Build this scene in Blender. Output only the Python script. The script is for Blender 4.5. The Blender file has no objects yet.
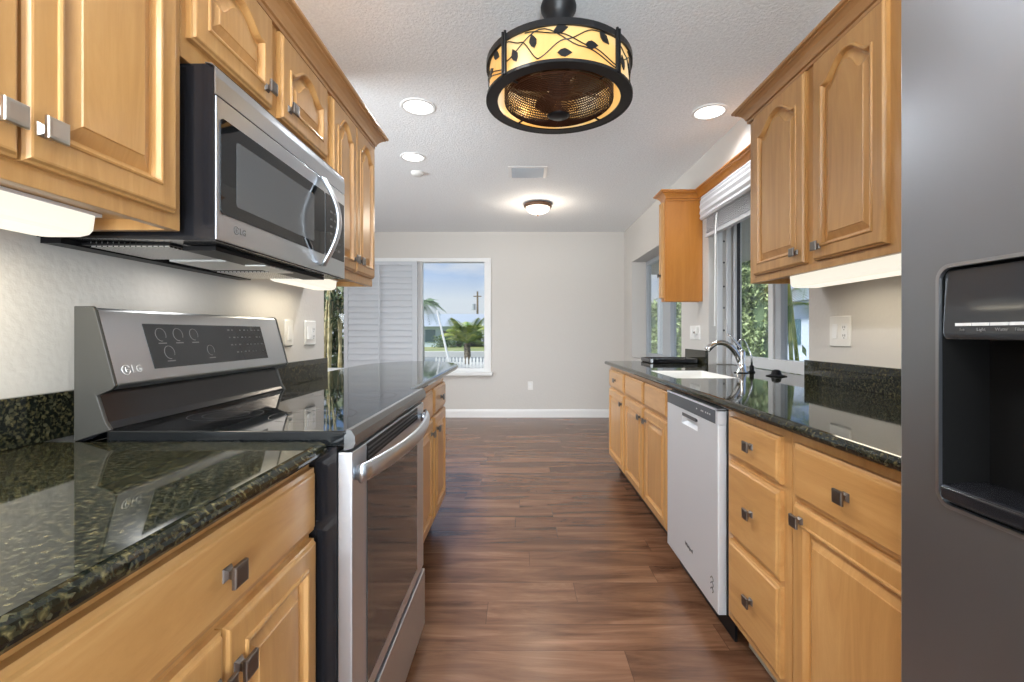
import bpy, bmesh, math, random
from mathutils import Vector, Matrix
random.seed(7)
PI = math.pi
SC = bpy.context.scene
COL = SC.collection

# ------------------------------------------------------------------ camera
CAM_Z = 1.15
cam_d = bpy.data.cameras.new('camera')
cam_d.sensor_width = 36.0
cam_d.lens = 465.0 / 1024 * 36.0
cam_d.shift_x = -8.0 / 1024
cam_d.shift_y = -8.0 / 1024
cam_d.clip_start = 0.05
cam_d.clip_end = 400
cam = bpy.data.objects.new('camera', cam_d)
COL.objects.link(cam)
cam.location = (0, 0, CAM_Z)
cam.rotation_euler = (PI / 2, 0, 0)
SC.camera = cam

# ------------------------------------------------------------------ view / world / sun
SC.view_settings.view_transform = 'Standard'
SC.view_settings.look = 'None'
SC.view_settings.gamma = 1.0
SC.view_settings.use_curve_mapping = False
SC.view_settings.exposure = 0.5
SC.cycles.use_denoising = True
SC.cycles.max_bounces = 8
SC.cycles.diffuse_bounces = 5
SC.cycles.glossy_bounces = 5
SC.cycles.transparent_max_bounces = 12
SC.cycles.caustics_reflective = False
SC.cycles.caustics_refractive = False
SC.cycles.sample_clamp_indirect = 6

W = bpy.data.worlds.new('sky')
SC.world = W
W.use_nodes = True
wn, wl = W.node_tree.nodes, W.node_tree.links
wn.clear()
w_out = wn.new('ShaderNodeOutputWorld')
w_bg = wn.new('ShaderNodeBackground')
w_bg.inputs['Strength'].default_value = 0.66
w_tc = wn.new('ShaderNodeTexCoord')
w_sep = wn.new('ShaderNodeSeparateXYZ')
w_map = wn.new('ShaderNodeMapping')
w_map.inputs['Scale'].default_value = (2.0, 2.0, 9.0)
w_noise = wn.new('ShaderNodeTexNoise')
w_noise.inputs['Scale'].default_value = 2.2
w_noise.inputs['Detail'].default_value = 6
w_ramp = wn.new('ShaderNodeValToRGB')
e = w_ramp.color_ramp.elements
e[0].position = 0.0; e[0].color = (0.72, 0.80, 0.90, 1)
e[1].position = 1.0; e[1].color = (0.30, 0.50, 0.90, 1)
k = e.new(0.07); k.color = (0.80, 0.86, 0.94, 1)
k = e.new(0.16); k.color = (0.30, 0.50, 0.90, 1)
w_cr = wn.new('ShaderNodeValToRGB')
w_cr.color_ramp.elements[0].position = 0.46
w_cr.color_ramp.elements[1].position = 0.66
w_mix = wn.new('ShaderNodeMixRGB')
w_mix.inputs[2].default_value = (0.80, 0.84, 0.92, 1)
wl.new(w_tc.outputs['Generated'], w_sep.inputs[0])
wl.new(w_sep.outputs['Z'], w_ramp.inputs[0])
wl.new(w_tc.outputs['Generated'], w_map.inputs[0])
wl.new(w_map.outputs[0], w_noise.inputs[0])
wl.new(w_noise.outputs['Fac'], w_cr.inputs[0])
wl.new(w_cr.outputs[0], w_mix.inputs[0])
wl.new(w_ramp.outputs[0], w_mix.inputs[1])
wl.new(w_mix.outputs[0], w_bg.inputs[0])
wl.new(w_bg.outputs[0], w_out.inputs[0])

def lamp(name, kind, loc, energy, color=(1, 1, 1), rot=(0, 0, 0), **kw):
    d = bpy.data.lights.new(name, kind)
    d.energy = energy
    d.color = color
    for k_, v in kw.items():
        setattr(d, k_, v)
    o = bpy.data.objects.new(name, d)
    COL.objects.link(o)
    o.location = loc
    o.rotation_euler = rot
    return o
lamp('sun', 'SUN', (0, 0, 20), 4.5, (1, 0.96, 0.9), Vector((0.50, 0.42, -0.76)).to_track_quat('-Z', 'Y').to_euler(), angle=math.radians(8))
# added fill lamps behind the camera and by the dining side wall, imitating daylight
lamp('fill_back', 'AREA', (0.1, -2.45, 1.30), 215, (0.84, 0.93, 1.0), (math.radians(135), 0, 0), shape='RECTANGLE', size=2.0, size_y=1.9)
lamp('fill_dining', 'AREA', (-3.75, 1.8, 1.2), 150, (0.88, 0.945, 1.0), (0, math.radians(-112), 0), shape='RECTANGLE', size=1.8, size_y=2.0)

# ------------------------------------------------------------------ materials
MATS = {}
def mat(name, color=(0.8, 0.8, 0.8), rough=0.5, metal=0.0, **kw):
    m = bpy.data.materials.new(name)
    m.use_nodes = True
    b = m.node_tree.nodes['Principled BSDF']
    b.inputs['Base Color'].default_value = (*color, 1)
    b.inputs['Roughness'].default_value = rough
    b.inputs['Metallic'].default_value = metal
    for k_, v in kw.items():
        b.inputs[k_.replace('_', ' ')].default_value = v
    MATS[name] = m
    return m
def N(m, t, **kw):
    n = m.node_tree.nodes.new(t)
    for k_, v in kw.items():
        if k_ in n.inputs.keys():
            n.inputs[k_].default_value = v
        else:
            setattr(n, k_, v)
    return n
def Lk(m, a, b):
    m.node_tree.links.new(a, b)
def bsdf(m):
    return m.node_tree.nodes['Principled BSDF']
def coords(m, scale=(1, 1, 1), which='Object', rot=(0, 0, 0)):
    tc = N(m, 'ShaderNodeTexCoord')
    mp = N(m, 'ShaderNodeMapping')
    mp.inputs['Scale'].default_value = scale
    mp.inputs['Rotation'].default_value = rot
    Lk(m, tc.outputs[which], mp.inputs[0])
    return mp.outputs[0]
def ramp(m, src, stops):
    r = N(m, 'ShaderNodeValToRGB')
    el = r.color_ramp.elements
    el[0].position, el[0].color = stops[0][0], (*stops[0][1], 1)
    el[1].position, el[1].color = stops[-1][0], (*stops[-1][1], 1)
    for p, c in stops[1:-1]:
        q = el.new(p); q.color = (*c, 1)
    Lk(m, src, r.inputs[0])
    return r.outputs[0]
def bump(m, src, strength, dist=0.01):
    b = N(m, 'ShaderNodeBump')
    b.inputs['Strength'].default_value = strength
    b.inputs['Distance'].default_value = dist
    Lk(m, src, b.inputs['Height'])
    Lk(m, b.outputs[0], bsdf(m).inputs['Normal'])

def wood(name, scale, c1, c2, c3, rough=0.33):
    m = mat(name, c2, rough)
    v = coords(m, scale)
    n = N(m, 'ShaderNodeTexNoise'); n.inputs['Scale'].default_value = 1.6
    n.inputs['Detail'].default_value = 8; n.inputs['Roughness'].default_value = 0.68
    n.inputs['Distortion'].default_value = 1.0
    Lk(m, v, n.inputs[0])
    c = ramp(m, n.outputs['Fac'], [(0.30, c1), (0.5, c2), (0.72, c3)])
    Lk(m, c, bsdf(m).inputs['Base Color'])
    bsdf(m).inputs['Coat Weight'].default_value = 0.25
    bsdf(m).inputs['Coat Roughness'].default_value = 0.18
    return m
MC = ((0.42, 0.21, 0.066), (0.51, 0.27, 0.092), (0.59, 0.335, 0.128))
wood('maple_upright', (9, 9, 1.1), *MC)
wood('maple_level', (9, 1.1, 9), *MC)
wood('orange_panel_wood', (7, 7, 0.9), (0.40, 0.145, 0.022), (0.47, 0.18, 0.030), (0.53, 0.215, 0.042))
wood('crown_wood', (9, 1.1, 9), (0.34, 0.165, 0.06), (0.42, 0.215, 0.082), (0.49, 0.27, 0.115))

m = mat('wall_paint', (0.61, 0.585, 0.55), 0.7)
n = N(m, 'ShaderNodeTexNoise'); n.inputs['Scale'].default_value = 55; n.inputs['Detail'].default_value = 4
Lk(m, coords(m), n.inputs[0]); bump(m, n.outputs['Fac'], 0.22, 0.006)
m = mat('ceiling_paint', (0.70, 0.70, 0.695), 0.85)
n = N(m, 'ShaderNodeTexNoise'); n.inputs['Scale'].default_value = 70; n.inputs['Detail'].default_value = 3; n.inputs['Roughness'].default_value = 0.7
Lk(m, coords(m), n.inputs[0])
Lk(m, ramp(m, n.outputs['Fac'], [(0.35, (0.80, 0.82, 0.835)), (0.62, (0.90, 0.92, 0.935))]), bsdf(m).inputs['Base Color'])
bump(m, n.outputs['Fac'], 0.5, 0.010)
mat('white_trim', (0.80, 0.80, 0.79), 0.4)
mat('white_plastic', (0.78, 0.77, 0.74), 0.35)
mat('white_metal_frame', (0.70, 0.71, 0.72), 0.4)
mat('grey_metal_frame', (0.42, 0.45, 0.48), 0.4)
mat('dark_frame', (0.03, 0.03, 0.035), 0.4)
mat('shutter_white', (0.54, 0.565, 0.60), 0.45)
mat('blind_white', (0.60, 0.61, 0.63), 0.5)
mat('screw_grey', (0.12, 0.12, 0.12), 0.4, 0.6)

# floor : planks laid across the room
m = mat('floor_planks', (0.2, 0.1, 0.05), 0.27)
tc = N(m, 'ShaderNodeTexCoord')
sp = N(m, 'ShaderNodeSeparateXYZ'); Lk(m, tc.outputs['Object'], sp.inputs[0])
def MA(op, a, b=None, c=None):
    q = N(m, 'ShaderNodeMath', operation=op)
    for i, s in enumerate((a, b, c)):
        if s is None: continue
        if isinstance(s, (int, float)): q.inputs[i].default_value = s
        else: Lk(m, s, q.inputs[i])
    return q.outputs[0]
PWID, PLEN = 0.153, 1.22
ry = MA('DIVIDE', sp.outputs['Y'], PWID)
row = MA('FLOOR', ry)
fy = MA('FRACT', ry)
wn1 = N(m, 'ShaderNodeTexWhiteNoise', noise_dimensions='1D'); Lk(m, row, wn1.inputs['W'])
rx = MA('ADD', MA('DIVIDE', sp.outputs['X'], PLEN), wn1.outputs['Value'])
colx = MA('FLOOR', rx)
fx = MA('FRACT', rx)
cmb = N(m, 'ShaderNodeCombineXYZ'); Lk(m, row, cmb.inputs[0]); Lk(m, colx, cmb.inputs[1])
wn2 = N(m, 'ShaderNodeTexWhiteNoise', noise_dimensions='2D'); Lk(m, cmb.outputs[0], wn2.inputs['Vector'])
g3 = N(m, 'ShaderNodeCombineXYZ')
Lk(m, MA('MULTIPLY', sp.outputs['X'], 1.5), g3.inputs[0]); Lk(m, MA('MULTIPLY', sp.outputs['Y'], 10.0), g3.inputs[1])
Lk(m, MA('MULTIPLY', wn2.outputs['Value'], 40.0), g3.inputs[2])
gn = N(m, 'ShaderNodeTexNoise'); gn.inputs['Scale'].default_value = 1.0; gn.inputs['Detail'].default_value = 7
gn.inputs['Roughness'].default_value = 0.65; gn.inputs['Distortion'].default_value = 0.8
Lk(m, g3.outputs[0], gn.inputs[0])
tone = MA('ADD', MA('MULTIPLY', gn.outputs['Fac'], 1.0), MA('MULTIPLY', MA('SUBTRACT', wn2.outputs['Value'], 0.6), 0.13))
cc = ramp(m, tone, [(0.24, (0.045, 0.018, 0.009)), (0.40, (0.105, 0.047, 0.024)), (0.56, (0.185, 0.088, 0.046)), (0.76, (0.30, 0.16, 0.095))])
edge = MA('MINIMUM', MA('MULTIPLY', MA('MINIMUM', fy, MA('SUBTRACT', 1.0, fy)), PWID), MA('MULTIPLY', MA('MINIMUM', fx, MA('SUBTRACT', 1.0, fx)), PLEN))
seam = MA('LESS_THAN', edge, 0.0014)
mx = N(m, 'ShaderNodeMixRGB'); mx.inputs[2].default_value = (0.02, 0.01, 0.006, 1)
Lk(m, MA('MULTIPLY', seam, 0.5), mx.inputs[0]); Lk(m, cc, mx.inputs[1]); Lk(m, mx.outputs[0], bsdf(m).inputs['Base Color'])
bump(m, gn.outputs['Fac'], 0.12, 0.003)

# granite
def granite(name, base=(0.006, 0.008, 0.006), speck=(0.20, 0.17, 0.085), lo=0.52):
    m = mat(name, base, 0.045)
    v = coords(m, (1, 1, 1))
    n1 = N(m, 'ShaderNodeTexNoise'); n1.inputs['Scale'].default_value = 125; n1.inputs['Detail'].default_value = 3; n1.inputs['Distortion'].default_value = 0.5
    n2 = N(m, 'ShaderNodeTexVoronoi'); n2.inputs['Scale'].default_value = 150
    n3 = N(m, 'ShaderNodeTexNoise'); n3.inputs['Scale'].default_value = 11; n3.inputs['Detail'].default_value = 3
    for q in (n1, n2, n3): Lk(m, v, q.inputs[0])
    c = ramp(m, n1.outputs['Fac'], [(0.44, base), (lo + .02, (0.022, 0.023, 0.014)), (lo + 0.12, (speck[0] * .30, speck[1] * .30, speck[2] * .26)), (0.80, speck)])
    c2 = ramp(m, n2.outputs['Color'], [(0.80, (0, 0, 0)), (0.97, (1, 1, 1))])
    mixn = N(m, 'ShaderNodeMixRGB'); mixn.inputs[2].default_value = (0.17, 0.16, 0.095, 1)
    f = N(m, 'ShaderNodeMath', operation='MULTIPLY'); Lk(m, c2, f.inputs[0]); Lk(m, n3.outputs['Fac'], f.inputs[1])
    Lk(m, f.outputs[0], mixn.inputs[0]); Lk(m, c, mixn.inputs[1])
    Lk(m, mixn.outputs[0], bsdf(m).inputs['Base Color'])
    bsdf(m).inputs['Specular IOR Level'].default_value = 0.42
    return m
granite('dark_granite')

def steel(name, color, rough, scale, strength=0.10):
    m = mat(name, color, rough, 1.0)
    v = coords(m, scale)
    n = N(m, 'ShaderNodeTexNoise'); n.inputs['Scale'].default_value = 1; n.inputs['Detail'].default_value = 4
    Lk(m, v, n.inputs[0])
    r = N(m, 'ShaderNodeMapRange'); r.inputs['To Min'].default_value = rough - 0.02; r.inputs['To Max'].default_value = rough + 0.03
    Lk(m, n.outputs['Fac'], r.inputs['Value']); Lk(m, r.outputs[0], bsdf(m).inputs['Roughness'])
    return m
steel('brushed_steel_level', (0.55, 0.58, 0.62), 0.30, (500, 6, 500))
steel('brushed_steel_upright', (0.64, 0.675, 0.72), 0.38, (500, 500, 5))
steel('dishwasher_steel', (0.80, 0.83, 0.87), 0.48, (500, 500, 5)); bsdf(MATS['dishwasher_steel']).inputs['Metallic'].default_value = 0.65
m = steel('fridge_steel', (0.36, 0.385, 0.42), 0.38, (500, 500, 4), 0.05)
n = N(m, 'ShaderNodeTexNoise'); n.inputs['Scale'].default_value = 1.0; n.inputs['Detail'].default_value = 1
Lk(m, coords(m, (4, 4, 2.2)), n.inputs[0]); bump(m, n.outputs['Fac'], 0.35, 0.02)
mat('chrome', (0.75, 0.76, 0.78), 0.08, 1.0)
mat('pewter', (0.20, 0.18, 0.165), 0.36, 1.0)
mat('nickel', (0.62, 0.58, 0.52), 0.30, 1.0)
mat('black_enamel', (0.012, 0.012, 0.014), 0.16)
mat('black_glass', (0.008, 0.009, 0.010), 0.03)
mat('smoked_glass', (0.03, 0.032, 0.035), 0.07)
mat('oven_glass', (0.035, 0.036, 0.036), 0.06, Specular_IOR_Level=1.0)
mat('microwave_mesh', (0.10, 0.105, 0.11), 0.14)
mat('black_plastic', (0.006, 0.006, 0.007), 0.4, Specular_IOR_Level=0.2)
steel('dark_steel', (0.20, 0.205, 0.21), 0.30, (300, 4, 300))  # darker grey steel for the cooktop trim
mat('dark_grey_plastic', (0.06, 0.062, 0.065), 0.3)
mat('grey_side', (0.045, 0.044, 0.04), 0.4)
mat('grey_mark', (0.13, 0.13, 0.13), 0.5)
mat('cavity_black', (0.004, 0.004, 0.004), 0.9, Specular_IOR_Level=0.1)
mat('ring_mark', (0.05, 0.05, 0.052), 0.3)
mat('light_mark', (0.6, 0.6, 0.6), 0.4)
mat('slate_strip', (0.05, 0.06, 0.075), 0.3)
mat('dark_bronze', (0.007, 0.007, 0.008), 0.38, Specular_IOR_Level=0.35)
mat('brown_wire', (0.06, 0.022, 0.010), 0.4, 0.4)
mat('brown_bronze', (0.16, 0.085, 0.05), 0.4, 0.5)
mat('sink_white', (0.80, 0.79, 0.75), 0.25)
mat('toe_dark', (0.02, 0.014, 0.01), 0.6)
mat('toe_cream', (0.50, 0.46, 0.38), 0.6)
m = mat('filter_mesh', (0.18, 0.18, 0.18), 0.35, 0.9)
ck = N(m, 'ShaderNodeTexChecker'); ck.inputs['Scale'].default_value = 110
ck.inputs['Color1'].default_value = (0.75, 0.75, 0.75, 1); ck.inputs['Color2'].default_value = (0.03, 0.03, 0.03, 1)
Lk(m, coords(m, (1, 1, 1), rot=(0, 0, PI / 4)), ck.inputs[0]); Lk(m, ck.outputs[0], bsdf(m).inputs['Base Color'])

def emis(name, color, strength, base=(0.8, 0.8, 0.8)):
    m = mat(name, base, 0.4)
    bsdf(m).inputs['Emission Color'].default_value = (*color, 1)
    bsdf(m).inputs['Emission Strength'].default_value = strength
    return m
emis('lamp_lens', (1, 0.98, 0.95), 2.6)
emis('tube_diffuser', (1, 0.94, 0.80), 0.66, (0.3, 0.3, 0.28))
m = emis('amber_shade', (1.0, 0.60, 0.20), 0.55, (0.35, 0.22, 0.08))
n = N(m, 'ShaderNodeTexNoise'); n.inputs['Scale'].default_value = 5; Lk(m, coords(m), n.inputs[0])
Lk(m, ramp(m, n.outputs['Fac'], [(0.36, (0.95, 0.44, 0.10)), (0.52, (1.0, 0.62, 0.22)), (0.66, (1.0, 0.86, 0.60))]), bsdf(m).inputs['Emission Color'])
emis('frosted_bowl', (1, 0.85, 0.66), 0.95)

# clear glass that lets daylight through
m = bpy.data.materials.new('window_glass'); m.use_nodes = True; MATS['window_glass'] = m
nt = m.node_tree; nt.nodes.clear()
o_ = nt.nodes.new('ShaderNodeOutputMaterial'); t_ = nt.nodes.new('ShaderNodeBsdfTransparent'); g_ = nt.nodes.new('ShaderNodeBsdfGlossy')
lw_ = nt.nodes.new('ShaderNodeLayerWeight'); lw_.inputs[0].default_value = 0.5; pw_ = nt.nodes.new('ShaderNodeMath'); pw_.operation = 'POWER'; pw_.inputs[1].default_value = 4.5; nt.links.new(lw_.outputs['Facing'], pw_.inputs[0]); f_ = nt.nodes.new('ShaderNodeMath'); f_.operation = 'MULTIPLY_ADD'; f_.inputs[1].default_value = 0.8; f_.inputs[2].default_value = 0.02; nt.links.new(pw_.outputs[0], f_.inputs[0]); x_ = nt.nodes.new('ShaderNodeMixShader')
g_.inputs['Roughness'].default_value = 0.0; t_.inputs[0].default_value = (0.95, 0.97, 0.97, 1)
nt.links.new(f_.outputs[0], x_.inputs[0]); nt.links.new(t_.outputs[0], x_.inputs[1]); nt.links.new(g_.outputs[0], x_.inputs[2]); nt.links.new(x_.outputs[0], o_.inputs[0])

def leafm(name, c1, c2, sc=6):
    m = mat(name, c1, 0.55)
    n = N(m, 'ShaderNodeTexNoise'); n.inputs['Scale'].default_value = sc; n.inputs['Detail'].default_value = 3
    Lk(m, coords(m), n.inputs[0])
    Lk(m, ramp(m, n.outputs['Fac'], [(0.38, c1), (0.62, c2)]), bsdf(m).inputs['Base Color'])
    return m
leafm('hedge_leaf', (0.12, 0.19, 0.07), (0.50, 0.60, 0.30), 9)
leafm('palm_leaf', (0.09, 0.18, 0.03), (0.42, 0.46, 0.10), 5)
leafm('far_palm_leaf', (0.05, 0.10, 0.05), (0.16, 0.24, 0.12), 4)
leafm('cane_leaf', (0.03, 0.06, 0.02), (0.17, 0.22, 0.09), 5)
leafm('cane_stalk', (0.34, 0.28, 0.13), (0.68, 0.58, 0.33), 8)
leafm('dry_trunk', (0.10, 0.08, 0.06), (0.26, 0.21, 0.15), 20)
leafm('lawn', (0.16, 0.22, 0.06), (0.34, 0.34, 0.15), 0.5)
mat('far_roof', (0.34, 0.38, 0.44), 0.5)
mat('side_house_wall', (0.62, 0.70, 0.80), 0.7)
mat('far_wall', (0.55, 0.66, 0.75), 0.7)
mat('far_dark', (0.10, 0.10, 0.11), 0.6)
mat('far_glass', (0.10, 0.18, 0.22), 0.2)
mat('concrete', (0.50, 0.50, 0.48), 0.8)
m = mat('canal_water', (0.10, 0.13, 0.15), 0.18)
mat('paving', (0.42, 0.42, 0.40), 0.8)
mat('stucco', (0.52, 0.49, 0.43), 0.8)
mat('fence_white', (0.8, 0.8, 0.8), 0.5)

# ------------------------------------------------------------------ helpers
def link_mesh(name, bm, mt, parent=None, smooth=False, recalc=True, base=None, mats=None, bevel=0):
    if recalc:
        bmesh.ops.recalc_face_normals(bm, faces=bm.faces)
    org = base if base is not None else (parent.matrix_world.translation if False else (parent['_org'] if parent and '_org' in parent else (0, 0, 0)))
    org = Vector(org)
    if parent is not None or base is not None:
        bmesh.ops.translate(bm, verts=bm.verts, vec=-org)
    me = bpy.data.meshes.new(name)
    bm.to_mesh(me); bm.free()
    for q in (mats or [mt]):
        me.materials.append(MATS[q])
    if smooth:
        me.polygons.foreach_set('use_smooth', [True] * len(me.polygons))
    o = bpy.data.objects.new(name, me)
    COL.objects.link(o)
    if parent is not None:
        o.parent = parent
        if '_org' in parent: o['_org'] = parent['_org']
        if parent.type == 'MESH' and False: pass
    elif base is not None:
        o.location = org
        o['_org'] = tuple(org)
    if smooth == 'auto' or bevel:
        if bevel:
            md = o.modifiers.new('bevel', 'BEVEL'); md.width = bevel; md.segments = 2; md.limit_method = 'ANGLE'
            me.polygons.foreach_set('use_smooth', [True] * len(me.polygons))
            wnm = o.modifiers.new('normals', 'WEIGHTED_NORMAL'); wnm.keep_sharp = True
    return o
def thing(name, label, cat, loc, group=None, kind=None):
    o = bpy.data.objects.new(name, None)
    o.empty_display_size = 0.1
    COL.objects.link(o)
    o.location = loc
    o['_org'] = tuple(loc)
    if label: o['label'] = label
    if cat: o['category'] = cat
    if group: o['group'] = group
    if kind: o['kind'] = kind
    return o
def tag(o, label, cat, group=None, kind=None):
    if label: o['label'] = label
    if cat: o['category'] = cat
    if group: o['group'] = group
    if kind: o['kind'] = kind
    return o
def BM(): return bmesh.new()
def box(bm, x0, x1, y0, y1, z0, z1, mi=0):
    x0, x1 = min(x0, x1), max(x0, x1); y0, y1 = min(y0, y1), max(y0, y1); z0, z1 = min(z0, z1), max(z0, z1)
    v = [bm.verts.new(p) for p in ((x0, y0, z0), (x1, y0, z0), (x1, y1, z0), (x0, y1, z0), (x0, y0, z1), (x1, y0, z1), (x1, y1, z1), (x0, y1, z1))]
    for f in ((3, 2, 1, 0), (4, 5, 6, 7), (0, 1, 5, 4), (1, 2, 6, 5), (2, 3, 7, 6), (3, 0, 4, 7)):
        fa = bm.faces.new([v[i] for i in f]); fa.material_index = mi
    return bm
def bx(name, dims, mt, parent=None, bevel=0, **kw):
    return link_mesh(name, box(BM(), *dims), mt, parent, bevel=bevel, **kw)
def struct(name, bm, mt, **kw):
    o = link_mesh(name, bm, mt, None, **kw); o['kind'] = 'structure'; return o
def loops(bm, ls, cap0=True, cap1=True, closed=True, mi=0):
    rings = [[bm.verts.new(p) for p in l] for l in ls]
    n = len(rings[0])
    for a, b in zip(rings, rings[1:]):
        for i in range(n if closed else n - 1):
            j = (i + 1) % n
            try: bm.faces.new((a[i], a[j], b[j], b[i])).material_index = mi
            except ValueError: pass
    if cap0: bm.faces.new(list(reversed(rings[0]))).material_index = mi
    if cap1: bm.faces.new(rings[-1]).material_index = mi
    return rings
def prism_y(bm, prof, y0, y1, mi=0):            # prof: (x,z) polygon
    return loops(bm, [[(x, y0, z) for x, z in prof], [(x, y1, z) for x, z in prof]], mi=mi)
def prism_z(bm, prof, z0, z1, mi=0):
    return loops(bm, [[(x, y, z0) for x, y in prof], [(x, y, z1) for x, y in prof]], mi=mi)
def tube(bm, pts, rad, seg=10, closed=False, mi=0, cap=True):
    pts = [Vector(p) for p in pts]
    n = len(pts)
    rs = rad if isinstance(rad, (list, tuple)) else [rad] * n
    ls = []
    prev = None
    for i, p in enumerate(pts):
        if closed: t = pts[(i + 1) % n] - pts[i - 1]
        else: t = pts[min(i + 1, n - 1)] - pts[max(i - 1, 0)]
        t.normalize()
        up = Vector((0, 0, 1)) if abs(t.z) < 0.95 else Vector((1, 0, 0))
        a = t.cross(up).normalized() if prev is None else (prev - t * prev.dot(t)).normalized()
        prev = a
        b = t.cross(a)
        ls.append([tuple(p + (a * math.cos(2 * PI * q / seg) + b * math.sin(2 * PI * q / seg)) * rs[i]) for q in range(seg)])
    if closed:
        ls.append(ls[0])
        loops(bm, ls, False, False, mi=mi)
    else:
        loops(bm, ls, cap, cap, mi=mi)
    return bm
def lathe(bm, c, prof, seg=32, mi=0, cap0=False, cap1=False):   # prof: (r,z) absolute z
    loops(bm, [[(c[0] + r * math.cos(2 * PI * q / seg), c[1] + r * math.sin(2 * PI * q / seg), z) for q in range(seg)] for r, z in prof], cap0, cap1, mi=mi)
    return bm
def bez(p0, p1, p2, p3, n=12):
    p0, p1, p2, p3 = map(Vector, (p0, p1, p2, p3))
    return [tuple(p0 * (1 - t) ** 3 + p1 * 3 * t * (1 - t) ** 2 + p2 * 3 * t * t * (1 - t) + p3 * t ** 3) for t in [i / n for i in range(n + 1)]]
def text_bm(s, size, thick=0.0004, bold=False):
    cu = bpy.data.curves.new('lettering', 'FONT'); cu.body = s; cu.size = size; cu.extrude = thick; cu.align_x = 'LEFT'; cu.align_y = 'CENTER'
    cu.resolution_u = 2
    if bold: cu.offset = size * 0.02
    o = bpy.data.objects.new('lettering', cu); COL.objects.link(o)
    dg = bpy.context.evaluated_depsgraph_get()
    me = o.evaluated_get(dg).to_mesh()
    bm = BM(); bm.from_mesh(me)
    o.evaluated_get(dg).to_mesh_clear()
    bpy.data.objects.remove(o); bpy.data.curves.remove(cu)
    return bm
def place_bm(bm, origin, ux, uy):      # map local x->ux, y->uy, z->normal
    ux, uy = Vector(ux).normalized(), Vector(uy).normalized(); uz = ux.cross(uy)
    M = Matrix((( ux.x, uy.x, uz.x, origin[0]), (ux.y, uy.y, uz.y, origin[1]), (ux.z, uy.z, uz.z, origin[2]), (0, 0, 0, 1)))
    bmesh.ops.transform(bm, matrix=M, verts=bm.verts)
    return bm

# ------------------------------------------------------------------ ROOM SHELL
CEIL = 2.528
LW = -1.05      # kitchen left wall plane
RW = 1.42       # right wall plane
FW = 6.336      # far wall plane
BK = -2.6
DW_ = -3.9      # dining left wall
struct('floor', box(BM(), DW_, RW + 0.25, BK, FW + 0.2, -0.1, 0), 'floor_planks')
struct('ceiling', box(BM(), DW_ - 0.2, RW + 0.25, BK - 0.2, FW + 0.2, CEIL, CEIL + 0.15), 'ceiling_paint')
struct('wall_left', box(BM(), LW - 0.12, LW, BK, 2.49, 0, CEIL), 'wall_paint')
struct('wall_dining_near', box(BM(), DW_, LW - 0.12, 0.4, 0.52, 0, CEIL), 'wall_paint')
struct('wall_dining_left', box(BM(), DW_ - 0.15, DW_, 0.4, FW + 0.2, 0, CEIL), 'wall_paint')
# right wall with the sink window and the dining window
b = BM(); X1 = RW + 0.24
A0, A1, B0, B1 = 2.285, 3.50, 4.09, 5.91
box(b, RW, X1, BK, A0, 0, CEIL); box(b, RW, X1, A1, B0, 0, CEIL); box(b, RW, X1, B1, FW + 0.2, 0, CEIL)
box(b, RW, X1, A0, A1, 0, 0.88); box(b, RW, X1, A0, A1, 2.06, CEIL)
box(b, RW, X1, B0, B1, 0, 0.84); box(b, RW, X1, B0, B1, 2.05, CEIL)
struct('wall_right', b, 'wall_paint')
# far wall with wide window
FX0, FX1, FZ0, FZ1 = -3.35, -0.44, 0.62, 2.13
b = BM()
box(b, DW_, FX0, FW, FW + 0.2, 0, CEIL); box(b, FX1, RW, FW, FW + 0.2, 0, CEIL)
box(b, FX0, FX1, FW, FW + 0.2, 0, FZ0); box(b, FX0, FX1, FW, FW + 0.2, FZ1, CEIL)
struct('wall_far', b, 'wall_paint')
# unseen back wall, with a wide unglazed opening added to let daylight in
b = BM()
box(b, LW, -0.95, BK - 0.15, BK, 0, CEIL); box(b, 1.15, RW, BK - 0.15, BK, 0, CEIL); box(b, -0.95, 1.15, BK - 0.15, BK, 2.3, CEIL)
struct('wall_back', b, 'wall_paint')
b = BM()
def basebd(b, pts):
    pass
prof = [(0, 0), (0.014, 0), (0.014, 0.085), (0.010, 0.10), (0.004, 0.112), (0, 0.112)]
loops(b, [[(x, FW - y, z) for y, z in prof] for x in (DW_, RW)])
struct('baseboard_far', b, 'white_trim')
b = BM(); loops(b, [[(RW - y, yy, z) for y, z in prof] for yy in (4.0, FW)]); struct('baseboard_right', b, 'white_trim')

# far window
w1 = thing('window_1', None, None, (FX0, FW, FZ0), kind='structure')
b = BM()
t = 0.045
for (xa, xb) in ((FX0 - 0.01, FX0 + t), (FX1 - t, FX1 + 0.045)): box(b, xa, xb, FW - 0.018, FW + 0.10, FZ0, FZ1)
box(b, FX0 - 0.01, FX1 + 0.045, FW - 0.022, FW + 0.10, FZ1 - 0.012, FZ1 + 0.04)
box(b, -1.405, -1.335, FW + 0.02, FW + 0.10, FZ0, FZ1)
box(b, FX0, FX1, FW + 0.02, FW + 0.10, FZ0, FZ0 + 0.05)
link_mesh('window_frame', b, 'white_trim', w1, bevel=0.003)
bx('window_sill', (FX0 - 0.06, FX1 + 0.07, FW - 0.075, FW + 0.02, FZ0 - 0.045, FZ0 + 0.002), 'white_trim', w1, bevel=0.006)
bx('pane', (FX0 + t, FX1 - t, FW + 0.055, FW + 0.059, FZ0 + 0.05, FZ1 - 0.012), 'window_glass', w1)
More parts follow.
